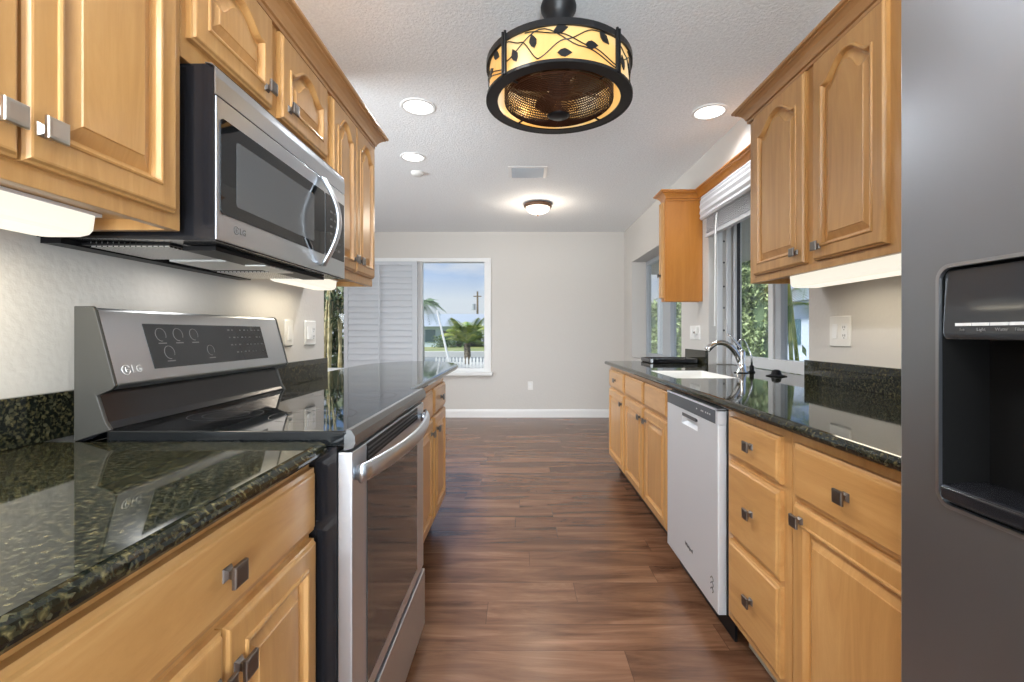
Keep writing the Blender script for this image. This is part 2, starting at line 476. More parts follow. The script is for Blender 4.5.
# plantation shutter panel in front of the middle of the window
sh = thing('plantation_shutter', 'white louvred plantation shutter panel closed over middle of far window', 'shutter', (-1.9, FW - 0.05, FZ0))
b = BM(); sx0, sx1, sz0, sz1, sy = -2.375, -1.385, FZ0 + 0.004, FZ1 - 0.015, FW - 0.055
box(b, sx0, sx0 + 0.055, sy - 0.015, sy + 0.015, sz0, sz1); box(b, sx1 - 0.065, sx1, sy - 0.015, sy + 0.015, sz0, sz1)
box(b, sx0 + .055, sx1 - .065, sy - 0.015, sy + 0.015, sz0, sz0 + 0.08); box(b, sx0 + .055, sx1 - .065, sy - 0.015, sy + 0.015, sz1 - 0.045, sz1)
link_mesh('shutter_frame', b, 'shutter_white', sh, bevel=0.002)
nl = 17; pitch = (sz1 - 0.045 - sz0 - 0.08) / nl
a_ = math.radians(78); hw = 0.043
b = BM()
prof = [(hw * math.cos(q), 0.006 * math.sin(q)) for q in [i * 2 * PI / 12 for i in range(12)]]
pr = [(x * math.cos(a_) - z * math.sin(a_), x * math.sin(a_) + z * math.cos(a_)) for x, z in prof]
loops(b, [[(x, y, z) for y, z in pr] for x in (sx0 + 0.057, sx1 - 0.067)])
l0 = None
for i in range(nl):
    z = sz0 + 0.08 + pitch * (i + 0.5)
    if l0 is None:
        l0 = link_mesh('louver', b, 'shutter_white', sh, smooth=True, base=(0, 0, 0)) if False else None
        me = bpy.data.meshes.new('louver'); bmesh.ops.recalc_face_normals(b, faces=b.faces)
        bmesh.ops.translate(b, verts=b.verts, vec=(1.9, 0, 0)); b.to_mesh(me); b.free(); me.materials.append(MATS['shutter_white'])
        l0 = bpy.data.objects.new('louver', me)
        o = l0
    else:
        o = l0.copy()
    COL.objects.link(o); o.parent = sh
    o.location = (0, sy - (FW - 0.05), z - FZ0)
bx('tilt_rod', (-1.895, -1.883, sy - 0.066, sy - 0.054, sz0 + 0.1, sz1 - 0.06), 'shutter_white', sh)

# sink window
w2 = thing('window_2', None, None, (1.60, A0, 0.92), kind='structure')
b = BM(); GX0, GX1 = 1.60, 1.655
zt = 2.05
box(b, GX0, GX1, A1 - 0.03, A1 - 0.001, 0.916, zt); box(b, GX0, GX1, A0 + 0.001, A0 + 0.03, 0.916, zt)
box(b, GX0 - 0.015, GX1, A0 + 0.001, A1 - 0.001, 0.916, 0.985); box(b, GX0, GX1, A0 + .03, A1 - .03, zt - 0.04, zt)
box(b, GX0 - 0.008, GX1, 2.93, 2.985, 0.985, zt - .04)
link_mesh('window_frame', b, 'white_metal_frame', w2, bevel=0.003)
bx('sash_stile', (GX0 + 0.006, GX1 - 0.006, 2.865, 2.925, 0.985, zt - 0.04), 'grey_metal_frame', w2)
for ya, yb in ((2.925, 2.9295), (A1 - 0.034, A1 - 0.030)):
    bx('sash_gasket', (1.618, 1.642, ya, yb, 0.985, zt - 0.04), 'dark_frame', w2)
bx('pane', (1.628, 1.632, A0 + 0.03, A1 - 0.03, 0.985, zt - 0.04), 'window_glass', w2)
b = BM(); box(b, RW + 0.06, RW + 0.10, A1 - 0.012, A1 - 0.0005, 0.918, 1.98); box(b, RW + 0.13, RW + 0.16, A1 - 0.02, A1 - 0.0005, 0.918, 1.98)
tr = link_mesh('shutter_track', b, 'white_metal_frame', w2, bevel=0.002)
b = BM()
for z in (1.06, 1.17, 1.34, 1.50, 1.68, 1.84):
    lathe(b, (0, 0), [(0.0001, 0.004), (0.006, 0.004), (0.008, 0.0)], 10)
    vs = b.verts[:] if z == 1.06 else [v for v in b.verts if not v.tag]
    for v in vs:
        if not v.tag:
            x, y, zz = v.co; v.co = (RW + 0.115 + x, A1 - zz - 0.0005, z + y); v.tag = True
link_mesh('track_screw', b, 'screw_grey', w2)
# dining window on the right wall
w3 = thing('window_3', None, None, (1.60, B0, 0.84), kind='structure')
b = BM()
box(b, GX0, GX1, B1 - 0.05, B1 - 0.001, 0.842, 2.048); box(b, GX0, GX1, B0 + 0.001, B0 + 0.05, 0.842, 2.048)
box(b, GX0, GX1, B0 + .05, B1 - .05, 0.842, 0.90); box(b, GX0, GX1, B0 + .05, B1 - .05, 2.0, 2.048)
box(b, GX0 - 0.01, GX1, 4.92, 5.18, 0.90, 2.0)
link_mesh('window_frame', b, 'grey_metal_frame', w3, bevel=0.003)
bx('pane', (1.628, 1.632, B0 + 0.05, B1 - 0.05, 0.90, 2.0), 'window_glass', w3)

# ------------------------------------------------------------------ cabinet building blocks
def top_prof(u, rise):
    t_ = min(1.0, abs(u) / 0.90)
    return rise * 0.5 * (1 + math.cos(PI * t_ ** 1.25))
def panel_outline(u0, u1, v0, v1, rise, d, n=24):
    """outline of the door's panel, inset by d: bottom left, bottom right, then the top from right to left"""
    u0 += d; u1 -= d; v0 += d
    pts = [(u0, v0), (u1, v0)]
    for i in range(n + 1):
        u = 1 - 2 * i / n
        pts.append(((u0 + u1) / 2 + u * (u1 - u0) / 2, v1 - d * 1.0 + top_prof(u, rise)))
    return pts
def rect_outline(w, h, d, n=24):
    pts = [(d, d), (w - d, d)]
    for i in range(n + 1):
        pts.append((w - d - (w - 2 * d) * i / n, h - d))
    return pts
def door_bm(face, side, y0, y1, z0, z1, rise=0.0, st=0.052, th=0.02):
    """raised panel door on plane X=face, facing side (+1 -> +X, -1 -> -X)"""
    w, h = y1 - y0, z1 - z0
    bm = BM()
    pu0, pu1, pv0 = st, w - st, st
    pv1 = h - st - rise - (0.0 if rise == 0 else 0.0)
    L = []
    def add(o2, depth):
        L.append([(face + side * depth, y0 + u, z0 + v) for u, v in o2])
    add(rect_outline(w, h, 0.0), 0.0)
    add(rect_outline(w, h, 0.0), th - 0.008)
    add(rect_outline(w, h, 0.004), th - 0.006)
    add(rect_outline(w, h, 0.007), th - 0.001)
    add(rect_outline(w, h, 0.010), th)
    P = lambda d: panel_outline(pu0, pu1, pv0, pv1, rise, d)
    add(P(-0.008), th)
    add(P(-0.007), th + 0.003)
    add(P(-0.004), th + 0.0045)
    add(P(0.0), th + 0.0035)
    add(P(0.003), th - 0.004)
    add(P(0.005), th - 0.012)
    add(P(0.010), th - 0.013)
    add(P(0.033), th - 0.003)
    add(P(0.0345), th - 0.0005)
    loops(bm, L)
    return bm
def drawer_bm(face, side, y0, y1, z0, z1, th=0.02):
    w, h = y1 - y0, z1 - z0
    bm = BM(); L = []
    R = lambda d: [(d, d), (w - d, d), (w - d, h - d), (d, h - d)]
    for d, dp in ((0, 0), (0, th - 0.008), (0.004, th - 0.006), (0.008, th - 0.005), (0.011, th - 0.001), (0.014, th)):
        L.append([(face + side * dp, y0 + u, z0 + v) for u, v in R(d)])
    loops(bm, L)
    return bm
knob_cache = {}
KS = 1.12
def knob(parent, x, y, z, side, metal='pewter'):
    """square knob on a tapering stem, outward along side*X"""
    if metal not in knob_cache:
        b = BM()
        def sq(s, d): return [(d, -s, -s), (d, s, -s), (d, s, s), (d, -s, s)]
        loops(b, [sq(0.0095, 0), sq(0.0085, 0.003), sq(0.005, 0.008), sq(0.0055, 0.013), sq(0.011, 0.018), sq(0.0145, 0.0205), sq(0.0145, 0.0255), sq(0.0135, 0.0275), sq(0.010, 0.0285)])
        bmesh.ops.recalc_face_normals(b, faces=b.faces)
        me = bpy.data.meshes.new('knob'); b.to_mesh(me); b.free(); me.materials.append(MATS[metal])
        knob_cache[metal] = me
    o = bpy.data.objects.new('knob', knob_cache[metal])
    COL.objects.link(o); o.parent = parent
    org = Vector(parent['_org'])
    o.location = Vector((x, y, z)) - org
    o.scale = (0.88, KS, KS)
    if side < 0: o.rotation_euler = (0, 0, PI)
    o['label'] = 'square pewter knob'
    return o
def base_cabinet(label, face, side, back, y0, y1, fronts, open_top=False, ztop=0.8835, zbot=0.115, group='maple base cabinets', toe='toe_dark'):
    """face: face-frame plane. fronts: list of ('door'|'drawer', y0,y1,z0,z1, knob(y,z) or None)"""
    t = thing('base_cabinet', label, 'cabinet', (face, (y0 + y1) / 2, 0), group)
    b = BM(); s = side; inn = face - s * 0.02
    p = 0.018
    # carcass panels
    box(b, inn, back, y0, y0 + p, zbot, ztop); box(b, inn, back, y1 - p, y1, zbot, ztop)
    box(b, inn, back, y0 + p, y1 - p, zbot, zbot + p)
    box(b, back, back + s * 0.01, y0 + p, y1 - p, zbot + p, ztop)
    if not open_top: box(b, inn, back, y0 + p, y1 - p, ztop - p, ztop)
    link_mesh('carcass', b, 'maple_upright', t)
    # face frame as one solid sheet with stiles (doors overlay it)
    b = BM(); box(b, face, inn, y0, y1, zbot, ztop)
    link_mesh('face_frame', b, 'maple_upright', t, bevel=0.0015)
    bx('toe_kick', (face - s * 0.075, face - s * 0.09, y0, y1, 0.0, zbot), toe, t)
    for f in fronts:
        if f[0] == 'door':
            d = link_mesh('door', door_bm(face, s, *f[1:5]), 'maple_upright', t)
        else:
            d = link_mesh('drawer', drawer_bm(face, s, *f[1:5]), 'maple_level', t)
        if f[5]: knob(d, face + s * 0.0195, f[5][0], f[5][1], s)
    return t

# right run: face frame plane X=.765, fronts stand proud to .745
RF = 0.765
base_cabinet('maple base cabinet with one wide drawer over a raised-panel door beside the refrigerator', RF, -1, 1.40, 0.75, 1.305,
    [('drawer', 0.80, 1.273, 0.70, 0.85, (1.062, 0.775)), ('door', 0.80, 1.273, 0.135, 0.688, (1.235, 0.650))])
base_cabinet('narrow maple base cabinet with a stack of three plain drawers right of dishwasher', RF, -1, 1.40, 1.308, 1.706,
    [('drawer', 1.345, 1.672, 0.712, 0.85, (1.50, 0.783)), ('drawer', 1.345, 1.672, 0.432, 0.692, (1.50, 0.565)), ('drawer', 1.345, 1.672, 0.150, 0.414, (1.50, 0.283))], toe='toe_cream')
base_cabinet('maple sink base cabinet with two doors and two blank false drawer fronts', RF, -1, 1.40, 2.345, 3.335,
    [('drawer', 2.375, 2.80, 0.712, 0.85, None), ('drawer', 2.84, 3.315, 0.712, 0.85, None),
     ('door', 2.375, 2.80, 0.135, 0.692, (2.755, 0.628)), ('door', 2.84, 3.315, 0.135, 0.692, (2.885, 0.628))], open_top=True)
base_cabinet('maple base cabinet with one drawer and one door at far end of sink counter', RF, -1, 1.40, 3.338, 3.93,
    [('drawer', 3.365, 3.90, 0.712, 0.85, (3.63, 0.78)), ('door', 3.365, 3.90, 0.135, 0.692, (3.41, 0.628))])
# left run
LF = -0.455
base_cabinet('maple base cabinet in left foreground with a wide drawer over two doors', LF, 1, LW + 0.004, 0.345, 1.003,
    [('drawer', 0.365, 0.999, 0.728, 0.862, (0.690, 0.793)), ('door', 0.365, 0.688, 0.14, 0.710, (0.665, 0.638)), ('door', 0.692, 0.999, 0.14, 0.710, (0.717, 0.638))])
base_cabinet('maple base cabinet continuing left counter, partly cropped at the photo edge', LF, 1, LW + 0.004, -0.30, 0.342,
    [('drawer', -0.28, 0.325, 0.728, 0.862, None), ('door', -0.28, 0.02, 0.14, 0.710, None), ('door', 0.024, 0.325, 0.14, 0.710, None)])
LF2 = -0.475
base_cabinet('maple peninsula base cabinet with a drawer and a door right behind the range', LF2, 1, LW + 0.004, 1.79, 2.465,
    [('drawer', 1.82, 2.44, 0.715, 0.852, (2.13, 0.785)), ('door', 1.82, 2.44, 0.155, 0.70, (2.39, 0.63))])
base_cabinet('maple base cabinet with a drawer and a door at far end of peninsula', LF2, 1, LW + 0.004, 2.467, 2.88,
    [('drawer', 2.49, 2.855, 0.715, 0.852, (2.67, 0.785)), ('door', 2.49, 2.855, 0.155, 0.70, (2.54, 0.63))])

# wall cabinets
def wall_cabinet(label, face, side, back, y0, y1, zb, zt, doors, mtl='maple_upright', group='maple wall cabinets', st=0.052):
    t = thing('wall_cabinet', label, 'cabinet', (face, (y0 + y1) / 2, zb), group)
    s = side; inn = face - s * 0.02; p = 0.016
    b = BM()
    box(b, inn, back, y0, y0 + p, zb, zt); box(b, inn, back, y1 - p, y1, zb, zt)
    box(b, inn, back, y0 + p, y1 - p, zb + 0.022, zb + 0.022 + p); box(b, inn, back, y0 + p, y1 - p, zt - p, zt)
    box(b, back, back + s * 0.008, y0 + p, y1 - p, zb + .038, zt - p)
    link_mesh('carcass', b, mtl, t)
    bx('face_frame', (face, inn, y0, y1, zb, zt), mtl, t, bevel=0.0015)
    for d in doors:
        rise = d[6] if len(d) > 6 else 0.05
        o = link_mesh('door', door_bm(face, s, d[0], d[1], d[2], d[3], rise, st), 'maple_upright', t)
        if d[4]: knob(o, face + s * 0.0195, d[4][0], d[4][1], s, d[5])
    return t
LU = -0.72
LZT = 2.06
wall_cabinet('maple wall cabinet left of microwave with knobs on two tall arched doors', LU, 1, LW + 0.003, 0.335, 0.985, 1.365, LZT,
    [(0.352, 0.655, 1.395, 2.04, (0.627, 1.447), 'nickel'), (0.660, 0.955, 1.395, 2.04, (0.684, 1.447), 'nickel')])
wall_cabinet('short maple wall cabinet mounted above the microwave with two arched doors', LU, 1, LW + 0.003, 0.987, 1.728, 1.738, LZT,
    [(1.000, 1.322, 1.785, 2.04, (1.285, 1.828), 'pewter', 0.045), (1.372, 1.700, 1.785, 2.04, (1.412, 1.828), 'pewter', 0.045)])
wall_cabinet('maple wall cabinet at far end of left run with two narrow arched doors', LU, 1, LW + 0.003, 1.730, 2.265, 1.375, LZT,
    [(1.748, 1.992, 1.412, 2.04, (1.962, 1.462), 'pewter', 0.05), (1.998, 2.248, 1.412, 2.04, (2.028, 1.462), 'pewter', 0.05)], st=0.045)
RU = 1.09
wall_cabinet('maple wall cabinet with two arched doors between sink window and refrigerator', RU, -1, RW - 0.003, 1.31, 2.20, 1.382, 2.155,
    [(1.758, 2.142, 1.414, 2.14, (1.800, 1.462), 'pewter', 0.06), (1.368, 1.705, 1.414, 2.14, (1.665, 1.462), 'pewter', 0.06)])
wall_cabinet('narrow maple wall cabinet with orange side panel between the two right windows', 1.125, -1, RW - 0.003, 3.61, 3.70, 1.395, 2.19,
    [(3.622, 3.688, 1.42, 2.17, (3.655, 1.60), 'pewter', 0.0)], mtl='orange_panel_wood', st=0.012)

# crown mouldings (outward offset, z)
def sweep(bm, path, prof, z, closed=False):
    """path: XY points; prof: (outward, dz) to the right-hand side of travel, mitred"""
    P = [Vector((p[0], p[1])) for p in path]
    ls = []
    for i, p in enumerate(P):
        d0 = (p - P[i - 1]).normalized() if i > 0 else (P[1] - P[0]).normalized()
        d1 = (P[i + 1] - p).normalized() if i < len(P) - 1 else d0
        n0 = Vector((d0.y, -d0.x)); n1 = Vector((d1.y, -d1.x))
        nn = (n0 + n1); nn.normalize(); k_ = 1.0 / max(0.3, nn.dot(n0))
        ls.append([(p.x + nn.x * o * k_, p.y + nn.y * o * k_, z + dz) for o, dz in prof])
    loops(bm, ls)
    return bm
CP = [(-0.012, 0), (0.010, 0), (0.011, 0.011), (0.007, 0.014), (0.016, 0.016), (0.017, 0.022), (0.021, 0.030), (0.030, 0.042), (0.042, 0.051), (0.050, 0.054), (0.050, 0.060), (0.059, 0.061), (0.062, 0.065), (0.062, 0.072), (-0.012, 0.072)]
b = BM(); sweep(b, [(LU, -0.3), (LU, 2.267), (LW, 2.267)][::1], CP, LZT - 0.012)
tag(link_mesh('crown_moulding', b, 'crown_wood', base=(LU, 2.0, LZT)), 'wooden crown moulding along the top of left wall cabinets', 'crown moulding')
CR = [(o, dz * 1.0) for o, dz in CP]
b = BM(); sweep(b, [(RU, 1.2), (RU, 2.202), (RW, 2.202)][::-1], CR, 2.143)
tag(link_mesh('crown_moulding', b, 'crown_wood', base=(RU, 2.0, 2.143)), 'wooden crown moulding capping the wall cabinet beside the refrigerator', 'crown moulding')
b = BM(); sweep(b, [(1.395, 2.27), (1.395, 3.608), (1.14, 3.608), (1.14, 3.702), (RW, 3.702)][::-1], CR, 2.175)
tag(link_mesh('crown_moulding', b, 'orange_panel_wood', base=(1.395, 3.6, 2.175)), 'orange wood crown moulding over the sink window and narrow cabinet', 'crown moulding')

# ------------------------------------------------------------------ counters
GZ = 0.914; GB = 0.884
def bull(n=8, r=0.015):
    return [(r * math.sin(q), -r + r * math.cos(q)) for q in [PI * i / n for i in range(n + 1)]]
t = thing('countertop', 'dark granite countertop on right holding the sink', 'countertop', (1.0, 2.0, GZ))
b = BM(); fxr = 0.73
sk = (0.815, 1.15, 2.42, 2.93)
for (xa, xb, ya, yb) in ((fxr, RW - 0.003, 0.76, sk[2]), (fxr, RW - .003, sk[3], 3.935), (fxr, sk[0], sk[2], sk[3]), (sk[1], RW - 0.003, sk[2], sk[3]), (RW - 0.003, 1.584, A0 + 0.003, A1 - 0.003)):
    box(b, xa, xb, ya, yb, GB, GZ)
sweep(b, [(fxr, 3.935), (fxr, 0.76)], [(-0.001, 0)] + bull() + [(-0.001, -0.03)], GZ)
sweep(b, [(RW - 0.003, 3.935), (fxr, 3.935)], [(-0.001, 0)] + bull() + [(-0.001, -0.03)], GZ)
link_mesh('slab', b, 'dark_granite', t)
for ya, yb in ((0.76, A0 - 0.001), (A1 + 0.002, 3.93)):
    bx('backsplash', (RW - 0.025, RW - 0.003, ya, yb, GZ + 0.0005, 1.018), 'dark_granite', t, bevel=0.002)
t = thing('countertop', 'near left granite countertop in the foreground before the range', 'countertop', (-0.7, 0.4, GZ))
b = BM(); fxl = -0.432
box(b, LW + 0.003, fxl, -0.4, 1.006, GB, GZ)
sweep(b, [(fxl, -0.4), (fxl, 1.006)], [(-0.001, 0)] + bull() + [(-0.001, -0.03)], GZ)
link_mesh('slab', b, 'dark_granite', t)
bx('backsplash', (LW + 0.003, LW + 0.022, -0.4, 1.10, GZ + 0.0005, 1.018), 'dark_granite', t, bevel=0.002)
t = thing('countertop', 'granite peninsula countertop with a rounded far end behind the range', 'countertop', (-0.8, 2.6, GZ))
out = [(-0.45, 1.785), (-0.452, 3.30)]
cx_, cy_ = -0.82, 3.30
for i in range(1, 25):
    q = PI * i / 24
    out.append((cx_ + 0.368 * math.cos(q), cy_ + 0.62 * math.sin(q) ** 0.9 if i < 24 else cy_))
out += [(-1.19, 2.505), (LW + 0.003, 2.505), (LW + 0.003, 1.785)]
b = BM()
def inset(poly, d):
    r = []
    n = len(poly)
    for i in range(n):
        p0, p1, p2 = Vector(poly[i - 1]), Vector(poly[i]), Vector(poly[(i + 1) % n])
        a = (p1 - p0).normalized(); c = (p2 - p1).normalized()
        na = Vector((-a.y, a.x)); nc = Vector((-c.y, c.x)); nn = (na + nc).normalized()
        k_ = 1 / max(0.5, nn.dot(na)); q = p1 + nn * d * k_
        r.append((q.x, q.y))
    return r
ls = []
for d, z in ((0.015, GB), (0.005, GB + 0.004), (0, GB + 0.015), (0.005, GZ - 0.004), (0.015, GZ)):
    ls.append([(x, y, z) for x, y in inset(out, d)])
loops(b, ls)
link_mesh('slab', b, 'dark_granite', t)
bx('backsplash', (LW + 0.003, LW + 0.022, 1.785, 2.488, GZ + 0.0005, 1.018), 'dark_granite', t, bevel=0.002)
# peninsula support panel under the overhang
bx('support_panel', (LW + 0.003, -0.70, 2.884, 2.904, 0.0, GB), 'maple_upright', t)

# sink
sk_t = thing('kitchen_sink', 'white undermount sink basin set into right granite counter', 'sink', (0.975, 2.67, 0.7))
b = BM()
def rr(x0, x1, y0, y1, r, n=5):
    pts = []
    for cx, cy, a0 in ((x1 - r, y1 - r, 0), (x0 + r, y1 - r, PI / 2), (x0 + r, y0 + r, PI), (x1 - r, y0 + r, 1.5 * PI)):
        for i in range(n + 1):
            a = a0 + PI / 2 * i / n; pts.append((cx + r * math.cos(a), cy + r * math.sin(a)))
    return pts
x0, x1, y0, y1 = sk
ls = []
for d, z in ((-0.02, GB - 0.006), (-0.02, GB - 0.0008), (0.0005, GB - 0.0008), (0.0008, GZ - 0.001), (0.004, GZ - 0.001), (0.006, GB - 0.02), (0.012, 0.74), (0.03, 0.715), (0.05, 0.71)):
    ls.append([(x, y, z) for x, y in rr(x0 + d, x1 - d, y0 + d, y1 - d, 0.012 if z > 0.86 else 0.04)])
loops(b, ls, cap0=False)
link_mesh('basin', b, 'sink_white', sk_t, smooth=True)
b = BM(); lathe(b, (0.975, 2.67), [(0.0001, 0.714), (0.03, 0.714), (0.038, 0.7125), (0.04, 0.7105)], 20)
link_mesh('drain', b, 'chrome', sk_t)

# faucet
ft = thing('faucet', 'chrome single-handle faucet with an arched spout behind the sink', 'faucet', (1.30, 2.70, GZ))
b = BM(); FXp, FYp = 1.315, 2.76
lathe(b, (FXp, FYp), [(0.036, GZ), (0.036, GZ + 0.005), (0.027, GZ + 0.012), (0.023, GZ + 0.06), (0.022, GZ + 0.12), (0.017, GZ + 0.135), (0.0001, GZ + 0.138)], 24, cap0=True)
link_mesh('faucet_body', b, 'chrome', ft, smooth=True)
b = BM(); p = bez((FXp, FYp, GZ + 0.05), (FXp - 0.06, FYp, GZ + 0.21), (FXp - 0.15, FYp, GZ + 0.20), (FXp - 0.205, FYp, GZ + 0.135), 16)
tube(b, p, [0.019 - 0.006 * (i / 16) for i in range(12)] + [0.0145, 0.0165, 0.0185, 0.019, 0.018], 14)
link_mesh('spout', b, 'chrome', ft, smooth=True)
b = BM(); tube(b, [(FXp, FYp, GZ + 0.125), (FXp - 0.01, FYp, GZ + 0.155), (FXp - 0.065, FYp, GZ + 0.215), (FXp - 0.085, FYp, GZ + 0.232)], [0.012, 0.009, 0.006, 0.004], 10)
link_mesh('lever_handle', b, 'chrome', ft, smooth=True)
bb = BM(); lathe(bb, (FXp, FYp), [(0.042, GZ + 0.0003), (0.042, GZ + 0.004), (0.036, GZ + 0.005)], 24, cap0=True, cap1=True)
link_mesh('base_plate', bb, 'black_plastic', ft)
ft2 = thing('water_tap', 'slim gooseneck drinking water tap with dark base beside the faucet', 'tap', (1.37, 2.72, GZ))
b = BM(); tx, ty = 1.385, 2.78
tube(b, [(tx, ty, GZ + 0.03)] + [(tx, ty, GZ + 0.09), (tx - 0.01, ty, GZ + 0.12)] + bez((tx - 0.012, ty, GZ + 0.125), (tx - 0.05, ty, GZ + 0.23), (tx - 0.07, ty, GZ + 0.20), (tx - 0.095, ty, GZ + 0.165), 10), [0.006] * 3 + [0.0045] * 11, 8)
link_mesh('gooseneck', b, 'chrome', ft2, smooth=True)
b = BM(); lathe(b, (tx, ty), [(0.020, GZ + 0.0003), (0.020, GZ + 0.005), (0.013, GZ + 0.01), (0.013, GZ + 0.038), (0.008, GZ + 0.043), (0.0001, GZ + 0.044)], 20, cap0=True)
link_mesh('tap_base', b, 'black_plastic', ft2, smooth=True)
b = BM(); lathe(b, (1.40, 2.54), [(0.052, GZ + 0.0004), (0.052, GZ + 0.004), (0.034, GZ + 0.008), (0.026, GZ + 0.012), (0.022, GZ + 0.030), (0.010, GZ + 0.036), (0.0001, GZ + 0.037)], 24, cap0=True)
tag(link_mesh('sink_stopper', b, 'black_plastic', smooth=True, base=(1.40, 2.54, GZ)), 'small black round stopper standing on the counter by sink window', 'sink stopper')
t = thing('low_tray', 'low black tray lying on the counter at its far window end', 'tray', (1.20, 3.75, GZ))
b = BM(); L_ = []
for d, z in ((0.01, GZ + 0.0005), (0, GZ + 0.006), (0, GZ + 0.034), (0.006, GZ + 0.034), (0.012, GZ + 0.026)):
    L_.append([(x, y, z) for x, y in rr(1.01 + d, 1.39 - d, 3.60 + d, 3.90 - d, 0.02, 3)])
loops(b, L_); link_mesh('tray_body', b, 'black_enamel', t)

# ------------------------------------------------------------------ dishwasher
dw = thing('dishwasher', 'stainless steel dishwasher under right counter beside the sink cabinet', 'dishwasher', (0.75, 2.03, 0))
bx('tub', (0.768, 1.38, 1.722, 2.336, 0.10, 0.868), 'black_plastic', dw)
dy0, dy1 = 1.731, 2.326
# door with a recessed pocket handle
b = BM()
fx_ = 0.737; pk = (1.93, 2.12, 0.742, 0.79)
def ring4(x, a0, a1, c0, c1): return [(x, a0, c0), (x, a1, c0), (x, a1, c1), (x, a0, c1)]
zt_ = 0.806
loops(b, [ring4(0.768, dy0, dy1, 0.10, zt_), ring4(fx_ + 0.004, dy0, dy1, 0.10, zt_), ring4(fx_, dy0 + 0.003, dy1 - 0.003, 0.103, zt_),
          ring4(fx_, *pk), ring4(fx_ + 0.018, pk[0] + 0.02, pk[1] - 0.02, pk[2] + 0.012, pk[3] - 0.002)])
dd = link_mesh('door', b, 'dishwasher_steel', dw)
bx('pocket_lip', (fx_ - 0.003, fx_ + 0.012, pk[0] + 0.015, pk[1] - 0.015, pk[3] - 0.012, pk[3] + 0.002), 'dark_grey_plastic', dd)
bx('control_strip', (0.768, fx_ + 0.0005, dy0 + 0.02, dy1, zt_ + 0.001, 0.858), 'slate_strip', dw)
b = BM(); box(b, 0.768, fx_ - 0.001, dy0, dy0 + 0.02, zt_ + 0.001, 0.864); box(b, 0.768, fx_ - 0.001, dy0, dy1, 0.858, 0.866)
link_mesh('strip_trim', b, 'dishwasher_steel', dw)
for y in (1.80, 1.82, 1.84, 1.87, 1.885, 1.935):
    bx('button_mark', (fx_ - 0.0002, fx_ - 0.001, y, y + 0.009, 0.832, 0.838), 'light_mark', dw)
b = place_bm(text_bm('Whirlpool', 0.022, bold=True), (fx_ - 0.0006, 2.075, 0.215), (0, -1, 0), (0, 0, 1))
link_mesh('logo', b, 'dark_grey_plastic', dd, recalc=False)
b = BM(); 
for k_ in range(3):
    tube(b, [(fx_ - 0.0006, 1.783 + 0.011 * math.cos(q), 0.165 + k_ * 0.021 + 0.009 * math.sin(q)) for q in [2 * PI * i / 12 for i in range(9)]], 0.002, 5)
link_mesh('badge', b, 'dark_grey_plastic', dd)
bx('kick_plate', (0.80, 0.81, dy0, dy1, 0.0, 0.098), 'black_plastic', dw)

# ------------------------------------------------------------------ range
RY0, RY1 = 1.016, 1.779
rg = thing('range', 'stainless steel electric range with black glass cooktop and back control panel', 'stove', (-0.70, 1.4, 0))
bx('body', (-0.985, -0.402, RY0 + 0.004, RY1 - 0.004, 0.02, 0.90), 'black_enamel', rg)
b = BM(); loops(b, [[(x, y, z) for x, y in rr(-0.91 , -0.372, RY0, RY1, 0.012, 3)] for z in (0.902, 0.936)][:2])
link_mesh('cooktop', b, 'black_glass', rg, bevel=0.003)
b = BM(); prism_y(b, [(-0.385, 0.893), (-0.366, 0.897), (-0.360, 0.908), (-0.361, 0.925), (-0.370, 0.9380), (-0.380, 0.9380), (-0.380, 0.930), (-0.385, 0.925)], RY0, RY1)
link_mesh('cooktop_trim', b, 'dark_steel', rg)
for (x, y, r) in ((-0.54, 1.22, 0.105), (-0.54, 1.58, 0.115), (-0.77, 1.22, 0.085), (-0.77, 1.60, 0.085)):
    for rr_ in (r, r * 0.62):
        b = BM(); lathe(b, (x, y), [(rr_, 0.9363), (rr_ + 0.0008, 0.9364), (rr_ + 0.0016, 0.9363)], 40)
        link_mesh('burner_ring', b, 'ring_mark', rg)
# door
od = bx('oven_door', (-0.402, -0.368, RY0 + 0.006, RY1 - 0.006, 0.265, 0.888), 'brushed_steel_upright', rg, bevel=0.004)
bx('door_glass', (-0.3675, -0.3655, 1.115, 1.655, 0.31, 0.805), 'oven_glass', od, bevel=0.0008)
b = BM()
box(b, -0.3678, -0.3662, 1.115, 1.66, 0.842, 0.884)
link_mesh('vent_recess', b, 'black_plastic', od)
b = BM()
for z in (0.850, 0.861, 0.872):
    box(b, -0.3668, -0.3640, 1.12, 1.655, z, z + 0.0035)
link_mesh('vent_slat', b, 'dark_grey_plastic', od)
b = BM(); pts = []
for i in range(21):
    q = i / 20; y = 1.030 + (1.752 - 1.030) * q
    pts.append((-0.352 + 0.040 * math.sin(PI * q) ** 0.8 if 0 < i < 20 else -0.352, y, 0.838))
prof = [(0.010 * math.cos(a), 0.022 * math.sin(a)) for a in [2 * PI * i / 12 for i in range(12)]]
loops(b, [[(p_[0] + u, p_[1], p_[2] + v) for u, v in prof] for p_ in pts])
for y in (1.045, 1.737):
    box(b, -0.369, -0.350, y - 0.012, y + 0.012, 0.824, 0.852)
link_mesh('handle', b, 'brushed_steel_level', od, smooth=True)
bx('storage_drawer', (-0.402, -0.362, RY0 + 0.006, RY1 - 0.006, 0.045, 0.255), 'brushed_steel_level', rg, bevel=0.004)
b = BM(); 
for y in (RY0 + 0.05, RY1 - 0.05):
    for x in (-0.43, -0.93): lathe(b, (x, y), [(0.018, 0.0), (0.018, 0.008), (0.01, 0.012), (0.01, 0.03)], 12, cap0=True)
link_mesh('levelling_foot', b, 'black_plastic', rg)
